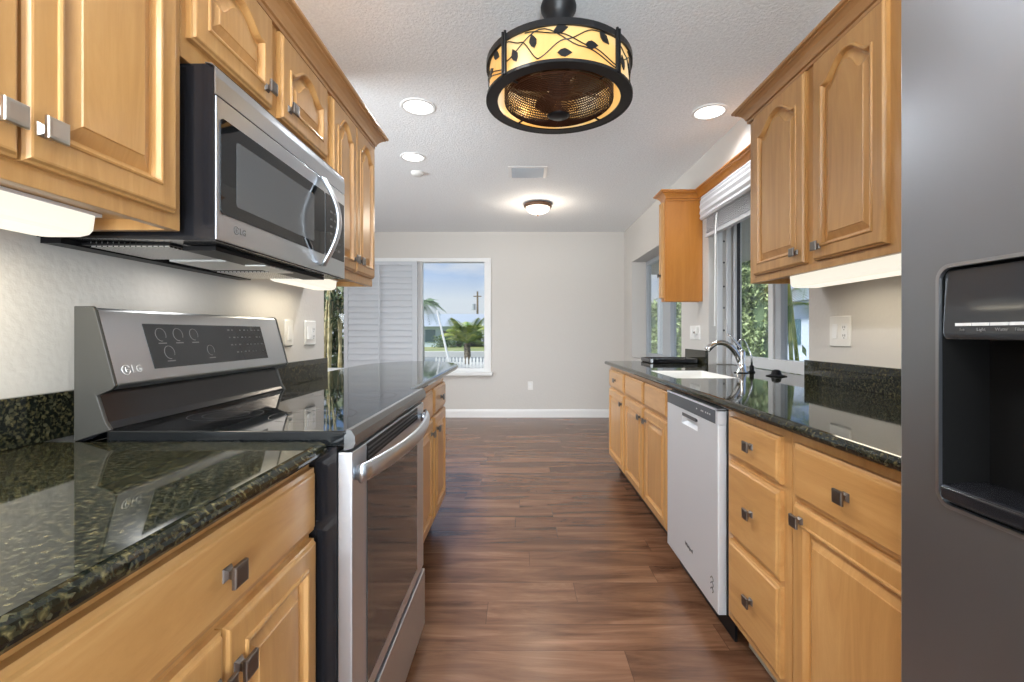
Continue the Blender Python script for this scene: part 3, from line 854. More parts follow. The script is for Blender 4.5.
# backguard
lower = [(-0.985, 0.90), (-0.900, 0.937), (-0.905, 0.945), (-0.912, 0.955), (-0.930, 1.015), (-0.935, 1.030), (-0.985, 1.030)]
b = BM(); prism_y(b, lower, RY0 + 0.012, RY1 - 0.012)
link_mesh('backguard', b, 'black_enamel', rg, bevel=0.002)
top = [(-0.985, 1.028), (-0.930, 1.020), (-0.892, 1.030), (-0.889, 1.037), (-0.931, 1.198), (-0.937, 1.206), (-0.985, 1.206)]
b = BM(); prism_y(b, top, RY0 + 0.010, RY1 - 0.006)
cp = link_mesh('control_panel', b, 'brushed_steel_level', rg, bevel=0.003)
side = [(-0.976, 0.912), (-0.896, 0.937), (-0.908, 0.955), (-0.926, 1.012), (-0.893, 1.026), (-0.886, 1.034), (-0.930, 1.201), (-0.936, 1.209), (-0.976, 1.209)]
for ya in (RY0 + 0.001, RY1 - 0.008):
    b = BM(); prism_y(b, side, ya, ya + 0.009); link_mesh('end_cap', b, 'grey_side', rg, bevel=0.0015)
pdir = Vector((-0.042, 0, 0.161)).normalized(); pnor = Vector((0.161, 0, 0.042)).normalized()
def on_panel(y, s, h=0.0):   # s: metres up along the panel from its lower edge
    p_ = Vector((-0.889, y, 1.037)) + pdir * s + pnor * h
    return (p_.x, p_.y, p_.z)
b = BM(); h0, h1 = -0.001, 0.0012
loops(b, [[on_panel(1.140, 0.026, h), on_panel(1.652, 0.026, h), on_panel(1.652, 0.140, h), on_panel(1.136, 0.140, h)] for h in (h0, h1)])
link_mesh('display_glass', b, 'smoked_glass', cp)
b = BM()
for (y, s, r) in ((1.185, 0.112, 0.017), (1.245, 0.112, 0.017), (1.305, 0.112, 0.016), (1.200, 0.065, 0.017), (1.36, 0.065, 0.015)):
    tube(b, [on_panel(y + r * math.cos(q), s + r * math.sin(q), 0.0016) for q in [2 * PI * i / 20 - 0.5 for i in range(18)]], 0.0008, 4)
    box_ = [on_panel(y - 0.014, s - 0.024, 0.0015), on_panel(y + 0.014, s - 0.024, 0.0015), on_panel(y + 0.014, s - 0.021, 0.0015), on_panel(y - 0.014, s - 0.021, 0.0015)]
    b.faces.new([b.verts.new(q) for q in box_])
for r_ in range(4):
    for c_ in range(9):
        y = 1.46 + c_ * 0.021; s = 0.052 + r_ * 0.024
        if (r_ * 5 + c_ * 3) % 7 == 0: continue
        w_ = 0.006 + 0.005 * ((r_ + c_) % 2)
        b.faces.new([b.verts.new(q) for q in (on_panel(y, s, 0.0015), on_panel(y + w_, s, 0.0015), on_panel(y + w_, s + 0.004, 0.0015), on_panel(y, s + 0.004, 0.0015))])
link_mesh('display_marks', b, 'grey_mark', cp)
# round badge and the letters LG
def badge(yc, origin_f, r):
    bq = BM()
    tube(bq, [origin_f(yc + r * math.cos(q), r * math.sin(q)) for q in [2 * PI * i / 24 + 0.5 for i in range(22)]], r * 0.10, 5)
    tube(bq, [origin_f(yc - r * 0.1, r * 0.55), origin_f(yc - r * 0.1, -r * 0.45), origin_f(yc + r * 0.35, -r * 0.45)], r * 0.09, 5)
    tube(bq, [origin_f(yc + r * 0.2, r * 0.05), origin_f(yc + r * 0.75, r * 0.05)], r * 0.09, 5)
    return bq
b = badge(1.058, lambda y, z: on_panel(y, 0.030 + z, 0.001), 0.011)
link_mesh('logo', b, 'light_mark', cp)
b = place_bm(text_bm('LG', 0.024, bold=True), on_panel(1.074, 0.030, 0.0008), (0, 1, 0), pdir)
link_mesh('lettering', b, 'light_mark', cp, recalc=False)

# ------------------------------------------------------------------ microwave
MY0, MY1, MF = 1.003, 1.738, -0.655
mw = thing('microwave', 'stainless steel over-the-range microwave with a bowed vertical handle', 'microwave', (-0.85, 1.37, 1.35))
b = BM(); prism_y(b, [(LW + 0.004, 1.358), (-0.6595, 1.350), (-0.6595, 1.730), (-0.67, 1.733), (LW + 0.004, 1.733)], MY0 + 0.003, MY1 - 0.003)
link_mesh('case', b, 'black_enamel', mw)
b = BM(); prism_y(b, [(-0.6590, 1.667), (MF - 0.0005, 1.667), (MF - 0.0005, 1.706), (MF - 0.003, 1.722), (MF - 0.010, 1.733), (-0.68, 1.735), (-0.68, 1.7335), (-0.6590, 1.728)], MY0, MY1)
link_mesh('top_grille', b, 'brushed_steel_level', mw)
md_ = bx('door', (-0.6590, MF, MY0, MY1, 1.352, 1.664), 'brushed_steel_level', mw, bevel=0.003)
b = BM(); loops(b, [[(x, y, z) for y, z in rr(MY0 + 0.012, 1.556, 1.412, 1.622, 0.012, 4)] for x in (MF - 0.002, MF + 0.002)])
link_mesh('door_glass', b, 'black_glass', md_, recalc=True)
b = BM(); loops(b, [[(x, y, z) for y, z in rr(1.071, 1.475, 1.440, 1.590, 0.008, 3)] for x in (MF + 0.001, MF + 0.0026)])
link_mesh('door_screen', b, 'microwave_mesh', md_)
bx('keypad', (MF - 0.002, MF + 0.002, 1.566, MY1 - 0.012, 1.412, 1.622), 'black_glass', mw)
b = BM()
for r_ in range(6):
    for c_ in range(3):
        box(b, MF + 0.002, MF + 0.0026, 1.60 + c_ * 0.035, 1.618 + c_ * 0.035, 1.44 + r_ * 0.025, 1.447 + r_ * 0.025)
link_mesh('key_marks', b, 'grey_mark', mw)
b = BM(); pts = []
for i in range(21):
    q = i / 20
    pts.append((MF + 0.008 + 0.052 * math.sin(PI * q), 1.530, 1.372 + 0.288 * q))
prof = [(0.008 * math.cos(a), 0.013 * math.sin(a)) for a in [2 * PI * i / 12 for i in range(12)]]
loops(b, [[(p_[0] + u, p_[1] + v, p_[2]) for u, v in prof] for p_ in pts])
link_mesh('handle', b, 'brushed_steel_upright', md_, smooth=True)
fm = lambda y, z: (MF + 0.0006, y, 1.386 + z)
b = badge(1.073, fm, 0.009); link_mesh('logo', b, 'grey_mark', md_)
b = place_bm(text_bm('LG', 0.020, bold=True), (MF + 0.0006, 1.086, 1.386), (0, 1, 0), (0, 0, 1))
link_mesh('lettering', b, 'grey_mark', md_, recalc=False)
for (x0, x1, ya, yb) in ((-0.98, -0.80, 1.06, 1.24), (-0.98, -0.80, 1.50, 1.68)):
    bx('grease_filter', (x0, x1, ya, yb, 1.346, 1.3565), 'filter_mesh', mw)
b = BM(); box(b, -0.99, -0.79, 1.05, 1.25, 1.349, 1.353); box(b, -0.99, -0.79, 1.49, 1.69, 1.349, 1.353)
box(b, -0.775, -0.70, 1.07, 1.66, 1.340, 1.350)
box(b, LW + 0.005, -1.0, MY0 + 0.01, MY1 - 0.01, 1.346, 1.358)
link_mesh('underside_trim', b, 'black_plastic', mw)
b = BM(); box(b, -0.965, -0.80, 1.28, 1.46, 1.347, 1.354); box(b, -0.768, -0.712, 1.30, 1.46, 1.337, 1.3405)
link_mesh('lamp_cover', b, 'white_plastic', mw)
l = lamp('hood_glow', 'AREA', (-0.883 + 0.85, 0.0, -0.012), 0.35, (1, 0.96, 0.9), shape='RECTANGLE', size=0.12, size_y=0.14); l.parent = mw

# ------------------------------------------------------------------ refrigerator
fr = thing('refrigerator', 'tall stainless steel refrigerator with an in-door dispenser at right edge', 'refrigerator', (1.0, 0.3, 0))
FFX = 0.60
bx('body', (FFX + 0.075, 1.38, -0.17, 0.735, 0.02, 1.76), 'dark_grey_plastic', fr, bevel=0.004)
# freezer door with dispenser opening
def rrect_yz(x, y0, y1, z0, z1, r, n=6):
    return [(x, a, c) for a, c in rr(y0, y1, z0, z1, r, n)]
dn = (0.405, 0.667, 0.905, 1.247)
b = BM()
L_ = [rrect_yz(FFX + 0.07, 0.31, 0.735, 0.09, 1.76, 0.004), rrect_yz(FFX + 0.006, 0.31, 0.735, 0.09, 1.76, 0.004), rrect_yz(FFX + 0.0015, 0.3115, 0.7335, 0.0915, 1.7585, 0.004), rrect_yz(FFX, 0.315, 0.7305, 0.095, 1.755, 0.004),
      rrect_yz(FFX, *dn, 0.022), rrect_yz(FFX + 0.066, *dn, 0.022)]
loops(b, L_, cap0=True, cap1=True)
fd = link_mesh('freezer_door', b, 'fridge_steel', fr)
b = BM()
L_ = [rrect_yz(FFX + 0.07, -0.17, 0.303, 0.09, 1.76, 0.004), rrect_yz(FFX + 0.012, -0.17, 0.303, 0.09, 1.76, 0.004), rrect_yz(FFX, -0.158, 0.293, 0.10, 1.75, 0.004)]
loops(b, L_); link_mesh('refrigerator_door', b, 'fridge_steel', fr)
# dispenser pieces (sub-parts of the door)
b = BM(); y0, y1, z0, z1 = dn
L_ = [rrect_yz(FFX + 0.004, y0, y1, z0, z1, 0.022), rrect_yz(FFX - 0.005, y0 + 0.001, y1 - 0.001, z0 + .001, z1 - .001, 0.021), rrect_yz(FFX - 0.005, y0 + 0.006, y1 - 0.006, z0 + 0.006, z1 - 0.006, 0.018), rrect_yz(FFX + 0.006, y0 + 0.006, y1 - 0.006, z0 + 0.006, z1 - 0.006, 0.018)]
loops(b, L_, False, False); link_mesh('dispenser_bezel', b, 'brushed_steel_level', fd)
b = BM(); L_ = [rrect_yz(FFX + 0.0, y0 + 0.0065, y1 - 0.0065, z0 + 0.0065, z1 - 0.0065, 0.018), rrect_yz(FFX + 0.062, y0 + 0.012, y1 - 0.012, z0 + 0.02, z1 - 0.01, 0.015)]
loops(b, L_, False, True); link_mesh('dispenser_cavity', b, 'cavity_black', fd)
b = BM(); prism_y(b, [(FFX + 0.05, 1.150), (FFX + 0.002, 1.140), (FFX - 0.002, 1.150), (FFX + 0.002, 1.238), (FFX + 0.05, 1.238)], y0 + 0.0075, y1 - 0.0075)
link_mesh('dispenser_panel', b, 'smoked_glass', fd, bevel=0.003)
b = BM()
for k_ in range(5):
    ya = 0.6385 - k_ * 0.0235; box(b, FFX - 0.0026, FFX + 0.001, ya - 0.022, ya, 1.1595, 1.1635)
link_mesh('button', b, 'light_mark', fd)
for k_, s_ in enumerate(('Ice', 'Light', 'Water', 'Filter')):
    b = place_bm(text_bm(s_, 0.006, 0.0002), (FFX - 0.0026, 0.632 - k_ * 0.0235, 1.1545), (0, -1, 0), (0, 0, 1))
    link_mesh('lettering', b, 'grey_mark', fd, recalc=False)
b = BM(); prism_y(b, [(FFX + 0.06, z0 + 0.008), (FFX + 0.002, z0 + 0.008), (FFX - 0.004, z0 + 0.011), (FFX - 0.005, z0 + 0.028), (FFX, z0 + 0.032), (FFX + 0.06, z0 + 0.036)], y0 + 0.0075, y1 - 0.0075)
link_mesh('drip_tray', b, 'black_enamel', fd, bevel=0.002)
b = BM(); prism_y(b, [(FFX + 0.02, 1.139), (FFX + 0.045, 1.139), (FFX + 0.052, 1.09), (FFX + 0.044, 1.085)], 0.51, 0.56)
link_mesh('dispenser_paddle', b, 'dark_grey_plastic', fd, bevel=0.002)
for ya in (0.335, 0.275):
    b = BM(); tube(b, [(FFX - 0.002, ya, 0.55), (FFX - 0.045, ya, 0.57), (FFX - 0.052, ya, 0.9), (FFX - 0.052, ya, 1.2), (FFX - 0.045, ya, 1.53), (FFX - 0.002, ya, 1.55)], 0.010, 10)
    link_mesh('handle', b, 'brushed_steel_upright', fr, smooth=True)
b = BM()
for x in (0.72, 1.33):
    for y in (-0.1, 0.66): lathe(b, (x, y), [(0.02, 0), (0.02, 0.02), (0.012, 0.03)], 12, cap0=True, cap1=True)
link_mesh('levelling_foot', b, 'black_plastic', fr)

# ------------------------------------------------------------------ under-cabinet lights
def under_light(label, x0, x1, y0, y1, z0, z1, watts):
    t = thing('under_cabinet_light', label, 'light', ((x0 + x1) / 2, (y0 + y1) / 2, z1), 'under-cabinet lights')
    b = BM(); L_ = []
    for d, z in ((0.0, z1 - 0.006), (0.002, z0 + 0.014), (0.006, z0 + 0.005), (0.014, z0)):
        L_.append([(x, y, z) for x, y in rr(x0 + d, x1 - d, y0 + d, y1 - d, 0.018, 4)])
    loops(b, L_); link_mesh('diffuser', b, 'tube_diffuser', t, smooth=False)
    bx('housing', (x0 - 0.002, x1 + 0.002, y0 - 0.002, y1 + 0.002, z1 - 0.006, z1), 'white_metal_frame', t)
    l = lamp('tube_glow', 'AREA', (0, 0, -(z1 - z0) - 0.004), watts, (1, 0.88, 0.66), shape='RECTANGLE', size=(x1 - x0) * 0.8, size_y=(y1 - y0) * 0.9)
    l.parent = t
    return t
under_light('white under-cabinet light fixed below the near left wall cabinet', -0.95, -0.835, 0.36, 0.925, 1.338, 1.386, 1.9)
under_light('white under-cabinet light below the far left wall cabinet past microwave', -0.96, -0.85, 1.76, 2.17, 1.348, 1.396, 0.8)
under_light('white under-cabinet light below the right wall cabinet beside refrigerator', 1.17, 1.30, 1.33, 2.03, 1.345, 1.403, 0.8)

# ------------------------------------------------------------------ ceiling fixtures
def can_light(label, x, y, r, watts):
    t = thing('recessed_light', label, 'ceiling light', (x, y, CEIL), 'recessed ceiling lights')
    b = BM(); lathe(b, (x, y), [(r * 1.22, CEIL), (r * 1.22, CEIL - 0.003), (r * 1.18, CEIL - 0.006), (r, CEIL - 0.007), (r, CEIL - 0.001)], 40)
    link_mesh('trim_ring', b, 'white_trim', t, smooth=True)
    b = BM(); lathe(b, (x, y), [(r, CEIL - 0.002), (0.0001, CEIL - 0.003)], 40)
    link_mesh('lens', b, 'lamp_lens', t)
    l = lamp('lamp_glow', 'SPOT', (0, 0, -0.012), watts, (0.96, 0.975, 1.0), shadow_soft_size=r * 0.9, spot_size=math.radians(155), spot_blend=0.7)
    l.parent = t
can_light('bright recessed ceiling light nearest the left wall cabinets', -0.62, 2.83, 0.088, 85)
can_light('recessed ceiling light further back on left, beyond the nearest one', -0.838, 3.64, 0.080, 75)
can_light('recessed ceiling light on right near the wall cabinet crown', 1.18, 2.894, 0.088, 22)
can_light('added unseen recessed ceiling light behind the camera viewpoint', -0.45, -0.7, 0.088, 105)  # extra fixture out of view, added to brighten the right-hand cabinets
can_light('added unseen recessed ceiling light beside the range, above the view', -0.62, 1.25, 0.088, 50)  # second added fixture above the frame, lifts the right doors and counter
t = thing('smoke_detector', 'small round white smoke detector on ceiling behind left recessed light', 'smoke detector', (-0.88, 3.99, CEIL))
b = BM(); lathe(b, (-0.88, 3.99), [(0.055, CEIL), (0.055, CEIL - 0.012), (0.045, CEIL - 0.026), (0.02, CEIL - 0.030), (0.0001, CEIL - 0.030)], 28)
link_mesh('cover', b, 'white_plastic', t, smooth=True)
t = thing('air_vent', 'grey louvred air vent in the ceiling between drum light and bowl light', 'vent', (0.065, 3.97, CEIL))
b = BM(); vx0, vx1, vy0, vy1 = -0.07, 0.20, 3.87, 4.08
loops(b, [[(x, y, z) for x, y in rr(vx0 - 0.03 + d, vx1 + 0.03 - d, vy0 - 0.03 + d, vy1 + 0.03 - d, 0.004, 2)] for d, z in ((0, CEIL), (0, CEIL - 0.004), (0.028, CEIL - 0.007), (0.03, CEIL - 0.001))], False, False)
link_mesh('frame', b, 'white_trim', t)
b = BM()
for k_ in range(8):
    y = vy0 + 0.012 + k_ * 0.0265
    loops(b, [[(x, y, CEIL - 0.002), (x, y + 0.003, CEIL - 0.002), (x, y + 0.014, CEIL - 0.016), (x, y + 0.011, CEIL - 0.016)] for x in (vx0, vx1)])
link_mesh('slat', b, 'grey_metal_frame', t)
bx('backing', (vx0, vx1, vy0, vy1, CEIL - 0.0015, CEIL - 0.0005), 'dark_grey_plastic', t)
t = thing('flush_light', 'bronze-rimmed frosted bowl flush light on the far ceiling', 'ceiling light', (0.19, 4.95, CEIL))
cx_, cy_ = 0.19, 4.95
b = BM(); lathe(b, (cx_, cy_), [(0.10, CEIL), (0.145, CEIL - 0.01), (0.150, CEIL - 0.03), (0.142, CEIL - 0.042), (0.130, CEIL - 0.044)], 40)
link_mesh('rim', b, 'brown_bronze', t, smooth=True)
b = BM(); lathe(b, (cx_, cy_), [(0.130, CEIL - 0.040), (0.126, CEIL - 0.06), (0.105, CEIL - 0.085), (0.06, CEIL - 0.104), (0.012, CEIL - 0.110), (0.0001, CEIL - 0.110)], 40)
link_mesh('glass_bowl', b, 'frosted_bowl', t, smooth=True)
b = BM(); lathe(b, (cx_, cy_), [(0.0001, CEIL - 0.108), (0.010, CEIL - 0.112), (0.006, CEIL - 0.122), (0.010, CEIL - 0.130), (0.0001, CEIL - 0.138)], 14)
link_mesh('finial', b, 'brown_bronze', t, smooth=True)
l = lamp('bowl_glow', 'POINT', (0, 0, -0.2), 7, (1, 0.86, 0.7), shadow_soft_size=0.1); l.parent = t

# drum fan light
DX, DY, DR = 0.160, 1.93, 0.297
DZ0, DZ1 = 2.106, 2.256
fl = thing('drum_fan_light', 'black and amber drum fan light with vine cut-outs hanging from ceiling', 'ceiling fan light', (DX, DY, CEIL))
b = BM(); lathe(b, (DX, DY), [(0.05, CEIL), (0.060, CEIL - 0.003), (0.070, CEIL - 0.012), (0.074, CEIL - 0.026), (0.072, CEIL - 0.042), (0.062, CEIL - 0.058), (0.055, CEIL - 0.072), (0.052, CEIL - 0.12), (0.056, CEIL - 0.20), (0.062, DZ1 + 0.01), (0.062, DZ1 - 0.01)], 36)
link_mesh('canopy', b, 'dark_bronze', fl, smooth=True)
b = BM()
def annulus(b, ri, ro, z0, z1):
    lathe(b, (DX, DY), [(ri, z0), (ro, z0), (ro, z1), (ri, z1), (ri, z0)], 72)
annulus(b, 0.06, DR, DZ1 - 0.004, DZ1 + 0.002)
annulus(b, DR - 0.006, DR + 0.002, DZ1 - 0.022, DZ1 + 0.003)
link_mesh('top_ring', b, 'dark_bronze', fl)
b = BM(); annulus(b, 0.252, DR, DZ0 - 0.002, DZ0 + 0.003); annulus(b, DR - 0.005, DR + 0.003, DZ0 - 0.003, DZ0 + 0.008)
link_mesh('bottom_ring', b, 'dark_bronze', fl)
b = BM(); lathe(b, (DX, DY), [(DR - 0.012, DZ0 + 0.004), (DR - 0.012, DZ1 - 0.004), (DR - 0.017, DZ1 - 0.004), (DR - 0.017, DZ0 + 0.004), (DR - 0.012, DZ0 + 0.004)], 72)
link_mesh('amber_shade', b, 'amber_shade', fl, smooth=False)
sa = [math.radians(a) for a in (-90 - 47, -90 + 42, -90 + 133, -90 - 137)]
for a in sa:
    b = BM()
    for da in (-0.022, 0.022):
        x, y = DX + (DR + 0.004) * math.cos(a + da), DY + (DR + 0.004) * math.sin(a + da)
        tube(b, [(x, y, DZ0 + 0.002), (x, y, DZ1 + 0.012)], 0.0055, 6)
    a0 = a
    ls = []
    for z in (DZ0 + 0.002, DZ1 + 0.002):
        ls.append([(DX + rr_ * math.cos(a + d_), DY + rr_ * math.sin(a + d_), z) for rr_, d_ in ((DR - 0.003, -0.03), (DR + 0.001, -0.03), (DR + 0.001, 0.03), (DR - 0.003, 0.03))])
    loops(b, ls)
    link_mesh('strap', b, 'dark_bronze', fl)
def cyl(a, h, off=0.0): return (DX + (DR - 0.006 + off) * math.cos(a), DY + (DR - 0.006 + off) * math.sin(a), DZ0 + 0.02 + h * (DZ1 - DZ0 - 0.04))
def vine(a_start, a_end, hs):
    pts = []
    n_ = 22
    for i in range(n_ + 1):
        q = i / n_; s = q * (len(hs) - 1); k_ = min(int(s), len(hs) - 2); f = s - k_; f = f * f * (3 - 2 * f)
        pts.append(cyl(a_start + (a_end - a_start) * q, hs[k_] * (1 - f) + hs[k_ + 1] * f))
    return pts
def leaf(b, a, h, ang, ln=0.050, wd=0.018):
    c = math.cos(ang); s = math.sin(ang); P_ = []
    for u, v in ((-1, 0), (-0.5, 0.75), (0.1, 1), (0.6, 0.6), (1.15, 0), (0.6, -0.6), (0.1, -1), (-0.5, -0.75)):
        du = (u * ln / 2 * c - v * wd / 1.2 * s); dv = (u * ln / 2 * s + v * wd / 1.2 * c)
        P_.append((du, dv))
    hh = DZ1 - DZ0 - 0.04
    loops(b, [[cyl(a + du / DR, h + dv / hh, o_) for du, dv in P_] for o_ in (-0.001, 0.002)])
for k_, (a0, a1) in enumerate(((sa[0], sa[1]), (sa[1], sa[2]), (sa[2], sa[3] + 2 * PI), (sa[3], sa[0]))):
    if a1 < a0: a1 += 2 * PI
    if a1 - a0 > 2 * PI: a1 -= 2 * PI
    b = BM()
    tube(b, vine(a0, a1, [0.3, 0.95, 0.35, 0.0][:3] + [0.0]), 0.0022, 5)
    tube(b, vine(a0 + 0.3 * (a1 - a0), a1, [0.0, 0.55, 0.95, 1.0]), 0.0022, 5)
    tube(b, vine(a0, a0 + 0.32 * (a1 - a0), [0.95, 0.7, 0.0]), 0.0022, 5)
    tube(b, vine(a0 + 0.2 * (a1 - a0), a1, [0.95, 0.75, 0.4, 0.1]), 0.0022, 5)
    link_mesh('vine', b, 'dark_bronze', fl)
    for fa, h, an in ((0.1, 0.35, 1.9), (0.27, 0.6, 1.8), (0.49, 0.88, 0.2), (0.52, 0.12, 0.0), (0.74, 0.45, 0.1), (0.86, 0.8, -0.6)):
        b = BM(); leaf(b, a0 + fa * (a1 - a0), h, an); link_mesh('leaf', b, 'dark_bronze', fl)
# cage, hub, motor and blades
b = BM()
def cage_z(r): 
    q = r / 0.222
    return DZ0 - 0.055 * (1 - q ** 2.2)
for k_ in range(27):
    r = 0.04 + k_ * (0.222 - 0.04) / 26
    tube(b, [(DX + r * math.cos(2 * PI * i / 40), DY + r * math.sin(2 * PI * i / 40), cage_z(r)) for i in range(40)], 0.0021, 4, closed=True)
for k_ in range(12):
    a = 2 * PI * k_ / 12
    tube(b, [(DX + r * math.cos(a), DY + r * math.sin(a), cage_z(r)) for r in (0.04, 0.08, 0.12, 0.16, 0.20, 0.222)], 0.0016, 4)
for k_ in range(12):
    z = DZ0 + 0.006 + k_ * 0.011
    tube(b, [(DX + 0.222 * math.cos(2 * PI * i / 40), DY + 0.222 * math.sin(2 * PI * i / 40), z) for i in range(40)], 0.0030, 4, closed=True)
link_mesh('fan_cage', b, 'brown_wire', fl)
for k_ in range(4):
    a = 2 * PI * k_ / 4 + 0.7; b = BM()
    tube(b, [(DX + 0.222 * math.cos(a), DY + 0.222 * math.sin(a), DZ0 + 0.006), (DX + 0.262 * math.cos(a), DY + 0.262 * math.sin(a), DZ0 + 0.004)], 0.004, 6)
    link_mesh('cage_bracket', b, 'dark_bronze', fl)
b = BM(); lathe(b, (DX, DY), [(0.0001, DZ0 - 0.062), (0.035, DZ0 - 0.061), (0.045, DZ0 - 0.055), (0.045, DZ0 - 0.048), (0.0001, DZ0 - 0.048)], 28)
link_mesh('hub_cap', b, 'dark_bronze', fl, smooth=True)
b = BM(); lathe(b, (DX, DY), [(0.0001, DZ0 + 0.03), (0.035, DZ0 + 0.032), (0.045, DZ0 + 0.05), (0.07, DZ0 + 0.08), (0.075, DZ1 - 0.02), (0.05, DZ1 - 0.005)], 28)
link_mesh('motor', b, 'dark_bronze', fl, smooth=True)
for k_ in range(4):
    a = 2 * PI * k_ / 4 + 0.35; b = BM(); ls = []
    for r, w_, dz in ((0.04, 0.03, 0.0), (0.09, 0.06, 0.004), (0.15, 0.075, 0.008), (0.20, 0.06, 0.010)):
        cen = Vector((DX + r * math.cos(a), DY + r * math.sin(a), DZ0 + 0.055)); tn = Vector((-math.sin(a), math.cos(a), 0.45)).normalized()
        up = Vector((0, 0, 1))
        ls.append([tuple(cen - tn * w_ / 2), tuple(cen + tn * w_ / 2), tuple(cen + tn * w_ / 2 + up * 0.002), tuple(cen - tn * w_ / 2 + up * 0.002)])
    loops(b, ls); link_mesh('fan_blade', b, 'brown_wire', fl)
for a in (0, 2.1, 4.2):
    l = lamp('drum_bulb', 'POINT', (0.262 * math.cos(a), 0.262 * math.sin(a), -(CEIL - DZ0) + 0.08), 0.5, (1, 0.72, 0.4), shadow_soft_size=0.02); l.parent = fl

# ------------------------------------------------------------------ switches and outlets
def plate(name, label, cat, x, side, y0, y1, z0, z1, devices, group='wall plates'):
    t = thing(name, label, cat, (x, (y0 + y1) / 2, (z0 + z1) / 2), group)
    s = side; b = BM()
    loops(b, [[(x + s * dp, a, c) for a, c in rr(y0 + d, y1 - d, z0 + d, z1 - d, 0.005, 3)] for d, dp in ((0, 0.0003), (0, 0.004), (0.003, 0.007))])
    link_mesh('plate', b, 'white_plastic', t)
    for kind, yc in devices:
        zc = (z0 + z1) / 2
        if kind == 'rocker':
            b = BM(); loops(b, [[(x + s * 0.007, yc - .016, zc - .032), (x + s * 0.007, yc + .016, zc - .032), (x + s * 0.007, yc + .016, zc + .032), (x + s * 0.007, yc - .016, zc + .032)],
                                 [(x + s * 0.013, yc - .015, zc - .031), (x + s * 0.013, yc + .015, zc - .031), (x + s * 0.009, yc + .015, zc + .031), (x + s * 0.009, yc - .015, zc + .031)]])
            link_mesh('rocker_switch', b, 'white_trim', t)
        elif kind == 'socket':
            o = bx('socket', (x + s * 0.0065, x + s * 0.0095, yc - .017, yc + .017, zc - .034, zc + .034), 'white_trim', t)
            b = BM()
            for dz in (-0.018, 0.018):
                for dy in (-0.006, 0.006): box(b, x + s * 0.0095, x + s * 0.0100, yc + dy - .0014, yc + dy + .0014, zc + dz - .005, zc + dz + .005)
                box(b, x + s * 0.0095, x + s * 0.0100, yc - .002, yc + .002, zc + dz - .013, zc + dz - .009)
            link_mesh('socket_slot', b, 'dark_grey_plastic', o)
        elif kind == 'plug':
            bx('plug_in', (x + s * 0.0065, x + s * 0.035, yc - .022, yc + .022, zc - .012, zc + .045), 'white_plastic', t, bevel=0.006)
            bx('plug_button', (x + s * 0.035, x + s * 0.037, yc - .012, yc + .012, zc - .005, zc + .008), 'screw_grey', t)
    return t
plate('light_switch', 'single white switch plate on left wall just past range panel', 'switch', LW, 1, 2.068, 2.142, 1.092, 1.21, [('rocker', 2.105)])
plate('wall_outlet', 'white double wall plate on left wall near its far end', 'outlet', LW, 1, 2.262, 2.380, 1.092, 1.21, [('rocker', 2.295), ('socket', 2.345)])
plate('wall_outlet', 'white double wall plate on right wall beside the refrigerator', 'outlet', RW, -1, 1.990, 2.125, 1.09, 1.225, [('socket', 2.025), ('rocker', 2.085)])
plate('wall_outlet', 'white wall plate with plug-in device under the narrow orange cabinet', 'outlet', RW, -1, 3.66, 3.87, 1.095, 1.21, [('plug', 3.70), ('rocker', 3.76), ('rocker', 3.82)])
t = thing('wall_outlet', 'small white outlet low on the far wall above the baseboard', 'outlet', (0.14, FW, 0.43), 'wall plates')
b = BM(); loops(b, [[(x, FW - dp, z) for x, z in rr(0.105 + d, 0.175 - d, 0.375 + d, 0.49 - d, 0.004, 3)] for d, dp in ((0, 0.0003), (0, 0.005), (0.003, 0.007))])
link_mesh('plate', b, 'white_plastic', t)
b = BM(); box(b, 0.124, 0.156, FW - 0.009, FW - 0.0065, 0.440, 0.466); box(b, 0.124, 0.156, FW - 0.009, FW - .0065, 0.40, 0.426)
link_mesh('socket', b, 'white_trim', t)

# ------------------------------------------------------------------ roller blind / valance over sink window
bl = thing('window_blind', 'raised white horizontal blind with valance and wand above sink window', 'blind', (1.36, 2.9, 2.0))
vp = [(1.418, 2.175), (1.335, 2.175), (1.328, 2.165), (1.332, 2.150), (1.322, 2.138), (1.326, 2.118), (1.320, 2.10), (1.326, 2.075), (1.320, 2.05), (1.328, 2.03), (1.322, 2.012), (1.332, 1.998), (1.345, 1.998), (1.345, 2.16), (1.418, 2.16)]
b = BM(); prism_y(b, [(x + (0.03 if x < 1.4 else 0), z) for x, z in vp], A0 - 0.03, 3.50)
link_mesh('valance', b, 'blind_white', bl)
b = BM()
for k_ in range(11):
    z = 1.885 + k_ * 0.0125; box(b, 1.385, 1.416, A0 + 0.02, 3.47, z, z + 0.005)
box(b, 1.383, 1.417, A0 + 0.015, 3.475, 1.862, 1.882)
link_mesh('slat_stack', b, 'blind_white', bl)
b = BM(); tube(b, [(1.372, 3.24, 1.99), (1.365, 3.245, 1.9), (1.365, 3.26, 1.20)], 0.006, 8)
link_mesh('wand', b, 'white_plastic', bl)

# ------------------------------------------------------------------ OUTSIDE
GR = -0.35
struct('ground_terrace', box(BM(), -30, 40, FW + 0.2, 24, GR - 0.2, GR), 'paving')
struct('ground_side', box(BM(), RW + 0.25, 40, -20, FW + 0.2, GR - 0.2, GR), 'paving')
struct('ground_near', box(BM(), -30, RW + 0.25, -20, FW + 0.2, GR - 0.3, GR - 0.1), 'paving')
struct('canal', box(BM(), -80, 80, 24, 36, GR - 1.2, GR - 0.35), 'canal_water')
struct('seawall', box(BM(), -80, 80, 36, 37, GR - 1.2, GR + 0.05), 'concrete')
struct('lawn_far', box(BM(), -120, 120, 37, 200, GR - 0.3, GR), 'lawn')

